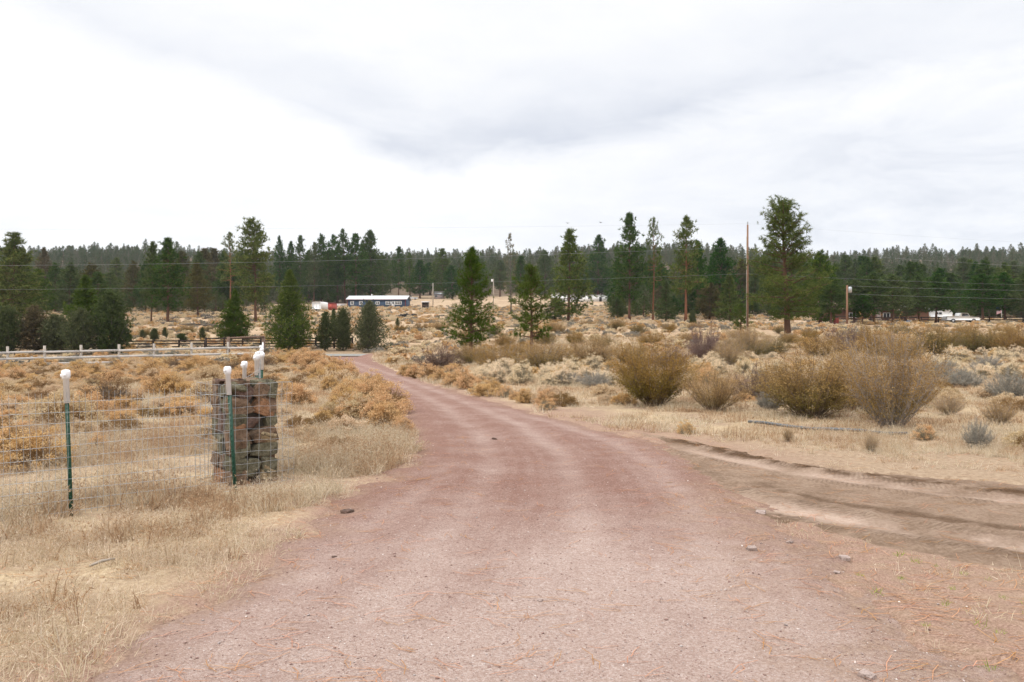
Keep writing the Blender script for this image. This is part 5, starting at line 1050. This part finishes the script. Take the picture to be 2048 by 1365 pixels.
p2 = pole(1694, YP, 571, .17, 'shorter brown utility pole with a transformer before the ranch house', 'polewood', fit2)
def fit3(o, h): MB().lathe([(.001, 0), (.06, 0), (.06, .12), (.001, .14)], (0, 0, h), 8).build('cap', M['metal'], o, True)
p3 = pole(866, 262, 567, .16, 'pale bare pole right of the blue house', 'palepole', fit3)
def fit4(o, h): MB().lathe([(.001, 0), (.26, 0), (.26, .8), (.001, .85)], (-.5, 0, h - 1.0), 12).build('transformer', M['white'], o, True); MB().box((-.2, 0, h - .6), (.35, .08, .1)).build('bracket', M['metal'], o)
p4 = pole(987, 262, 558, .15, 'grey pole with a white transformer on the far side of the clearing', 'palepole', fit4)
def wire(P, r, label):
    m = MB(); out = []
    for (a, b, sag) in P:
        t = np.linspace(0, 1, 40)[:, None]; q = np.array(a) * (1 - t) + np.array(b) * t; q[:, 2] -= (sag * 4 * t * (1 - t))[:, 0]; out.append(q)
    for q in out: m.tube(q, r, 4, False)
    tag(m.build('power_line', M['cable']), label, 'power line')
def zpx(py, Yd): return H + (HY - py) / F * Yd
def wp(px, py, Yd): return ((px - CX) / F * Yd, Yd, zpx(py, Yd))
wire([(wp(-500, 456, 78), wp(1495, 448, 72), .3), (wp(1495, 448, 72), wp(2500, 500, 110), .5)], .0035, 'faint topmost power line meeting the head of the tall utility pole')
wire([(wp(-500, 532, 70), wp(1495, 494, 71.8), .55), (wp(1495, 494, 71.8), wp(2500, 545, 110), .6)], .006, 'middle power line running across the treetops')
wire([(wp(-500, 580, 70), wp(1495, 548, 71.8), .45), (wp(1495, 548, 71.8), wp(2500, 572, 110), .5)], .0045, 'lowest power line running across the trees')
wire([(wp(1694, 572, YP), wp(2500, 578, YP), .5)], .008, 'upper service wire leading right from the transformer pole'); wire([(wp(1694, 588, YP), wp(2500, 600, YP), .4)], .008, 'lower service wire leading right from the transformer pole')
X, Yd = (2003 - CX) / F * 150, 150; z0 = gzf(X, Yd); o = empty('flagpole', (X, Yd, z0), 0, 'white flagpole near the right edge before the dark pines', 'flagpole')
fh = zpx(607, 150) - z0; MB().tube([(0, 0, 0), (0, 0, fh)], .05, 8).build('pole', M['white'], o, True); MB().lathe([(.001, 0), (.08, .06), (.001, .14)], (0, 0, fh), 8).build('finial', M['metal'], o, True)
m = MB(); n = 12; gx, gz_ = np.meshgrid(np.linspace(0, 1, n), np.linspace(0, 1, n)); xx = -(.05 + gx * .95); zz_ = -gz_ * 1.3 - gx * .35 * (1); yy_ = .10 * np.sin(gx * 9 + gz_ * 2) * gx
ii = np.arange(n * n).reshape(n, n); a, b, c, dd = ii[:-1, :-1].ravel(), ii[:-1, 1:].ravel(), ii[1:, 1:].ravel(), ii[1:, :-1].ravel(); m.add(np.stack([xx.ravel(), yy_.ravel(), zz_.ravel()], 1), np.concatenate([np.stack([a, b, c], 1), np.stack([a, c, dd], 1)]))
fl = m.build('flag', M['flag']); fl.location = (X, Yd, z0 + fh - .5); tag(fl, 'red, white and blue striped flag drooping from the white flagpole', 'flag')
for px, py, an in ((1135, 447, .2), (1201, 446, -.15)):
    o = empty('bird', wp(px, py, 110), an, ('bird gliding above the broad dense pine' if px == 1135 else 'bird gliding to the right above the slim pine'), 'bird')
    MB().tube([(-.16, 0, 0), (-.06, 0, .01), (.08, 0, .015), (.17, 0, .02)], [.01, .05, .045, .012], 8).build('body', M['feather'], o, True)
    w = MB()
    for sgn in (-1, 1): w.add([(-.07, sgn * .03, .02), (.07, sgn * .03, .02), (.06, sgn * .22, .09), (-.05, sgn * .22, .09), (-.02, sgn * .42, .05), (-.07, sgn * .03, .035), (.07, sgn * .03, .035), (.06, sgn * .22, .10), (-.05, sgn * .22, .10)], [(0, 1, 2), (0, 2, 3), (3, 2, 4), (5, 7, 6), (5, 8, 7), (8, 4, 7), (1, 6, 7), (1, 7, 2), (0, 3, 8), (0, 8, 5)])
    w.build('wings', M['feather'], o); o.rotation_euler = (.25, 0, an + .9)
# ------------------------------------------------------------------ pipe, stones, logs
pp = pts([(1498, 848), (1530, 853), (1570, 857), (1620, 861), (1670, 866), (1720, 869), (1770, 871), (1815, 872)])
m = MB(); m.tube([(a, b, gr_z(np.array([a]), np.array([b]))[0] + .05 + .015 * math.sin(i * 1.7)) for i, (a, b) in enumerate(pp)], .028, 8)
tag(m.build('water_pipe', M['pipe'], None, True), 'black plastic water pipe lying in the grass before the big bushes', 'pipe')
pp = pts([(1820, 868), (1880, 864), (1950, 864), (2060, 865)]); m = MB(); m.tube([(a, b, gr_z(np.array([a]), np.array([b]))[0] + .03) for a, b in pp], .014, 6)
tag(m.build('fallen_branch', M['oldwood'], None, True), 'thin dark branch lying beyond the right end of the black pipe', 'branch')
pebl = stonemat('pale_field_stone', (.33, .25, .22), (.44, .34, .30), (.55, .46, .42))
for i, (px, py, w, l) in enumerate([(1503, 1106, 26, 'pale flat stone set in the gravel right of the wheel tracks'), (1690, 1118, 24, 'pale flat stone inside the straw loop at the drive edge'), (1735, 1358, 34, 'pale stone at the bottom edge right of centre'), (1522, 1024, 26, 'flat dusty stone where the dirt track leaves the drive'), (1580, 1092, 14, 'small grey stone left of the straw loop'),
        (695, 1022, 26, 'dark flat stone by the left grass edge of the drive'), (990, 880, 12, 'small dark stone in the middle of the drive'), (1675, 1150, 16, 'small reddish stone below the straw loop'), (668, 1116, 10, 'small dark pebble low at the left of the drive'), (1080, 1205, 14, 'round grey stone bedded in the centre of the drive')]):
    X, Y = hit(px, py); s = w / F * Y; me = rock(s, s * .8, s * .45, 1200 + i); me.materials.append(STONES[3] if 'dark' in l else pebl)
    zt = max(float(road_z(np.array([X]), np.array([Y]))[0]) if road_sd(np.array([X]), np.array([Y]))[0] > .05 else -9, float(gr_z(np.array([X]), np.array([Y]))[0]))
    o = link('field_stone', me); o.location = (X, Y, zt + s * .06); o.rotation_euler = (0, 0, random.uniform(0, 3)); tag(o, l, 'stone')
X, Y = hit(1655, 1110); a = np.linspace(1.2, 6.1, 30); m = MB(); zt = float(gr_z(np.array([X]), np.array([Y]))[0])
m.tube(np.stack([X + .15 * np.cos(a) * (1 + .15 * np.sin(a)), Y + .12 * np.sin(a), zt + .045 + .012 * np.sin(3 * a)], 1), .0025, 5); tag(m.build('straw_loop', M['litter'], None, True), 'single pale straw bent in a loop at the right edge of the drive', 'straw')
X, Y = hit(202, 1138); m = MB(); zt = float(gr_z(np.array([X]), np.array([Y]))[0]); m.tube([(X - .06, Y - .05, zt + .03), (X, Y, zt + .05), (X + .06, Y + .07, zt + .05)], [.008, .012, .006], 6); tag(m.build('wood_splinter', M['palepole'], None, True), 'pale grey wood splinter lying in the matted grass at left', 'stick')
for i in range(14):
    px = random.choice([random.uniform(300, 480), random.uniform(380, 450)]); py = random.uniform(628, 660); X, Y = hit(px, py); L = random.uniform(1.2, 4)
    m = MB(); a = random.uniform(-.4, .4); z0 = gzf(X, Y); m.tube([(X - L / 2, Y - a, gzf(X - L / 2, Y - a) + .2), (X, Y, z0 + .35), (X + L / 2, Y + a, gzf(X + L / 2, Y + a) + .2)], [.2, .17, .08], 6)
    for j in range(5): t_ = random.uniform(-.4, .4) * L; m.tube([(X + t_, Y, z0 + .3), (X + t_ + random.uniform(-.5, .5), Y + random.uniform(-.4, .4), z0 + random.uniform(.5, 1.0))], [.05, .015], 4)
    tag(m.build('fallen_log', M['bark_grey'], None, True), 'grey fallen log with broken limbs on the slope at left', 'log', 'fallen logs on the slope at left')
X, Y = hit(815, 636); o = empty('burn_pile', (X, Y, gzf(X, Y)), 0, 'black charred brush pile on the slope below the blue house', 'brush pile')
for i in range(9):
    me = rock(random.uniform(.7, 1.4), .9, random.uniform(.5, 1.0), 1300 + i); me.materials.append(M['char']); c = link('charred_lump', me, o); c.location = (-1.4 + i * .36 + random.uniform(-.1, .1), random.uniform(-.4, .4), .3); c.rotation_euler = (random.uniform(-.3, .3), random.uniform(-.3, .3), random.uniform(0, 3))
print('rabbitbrush individuals', cnt)
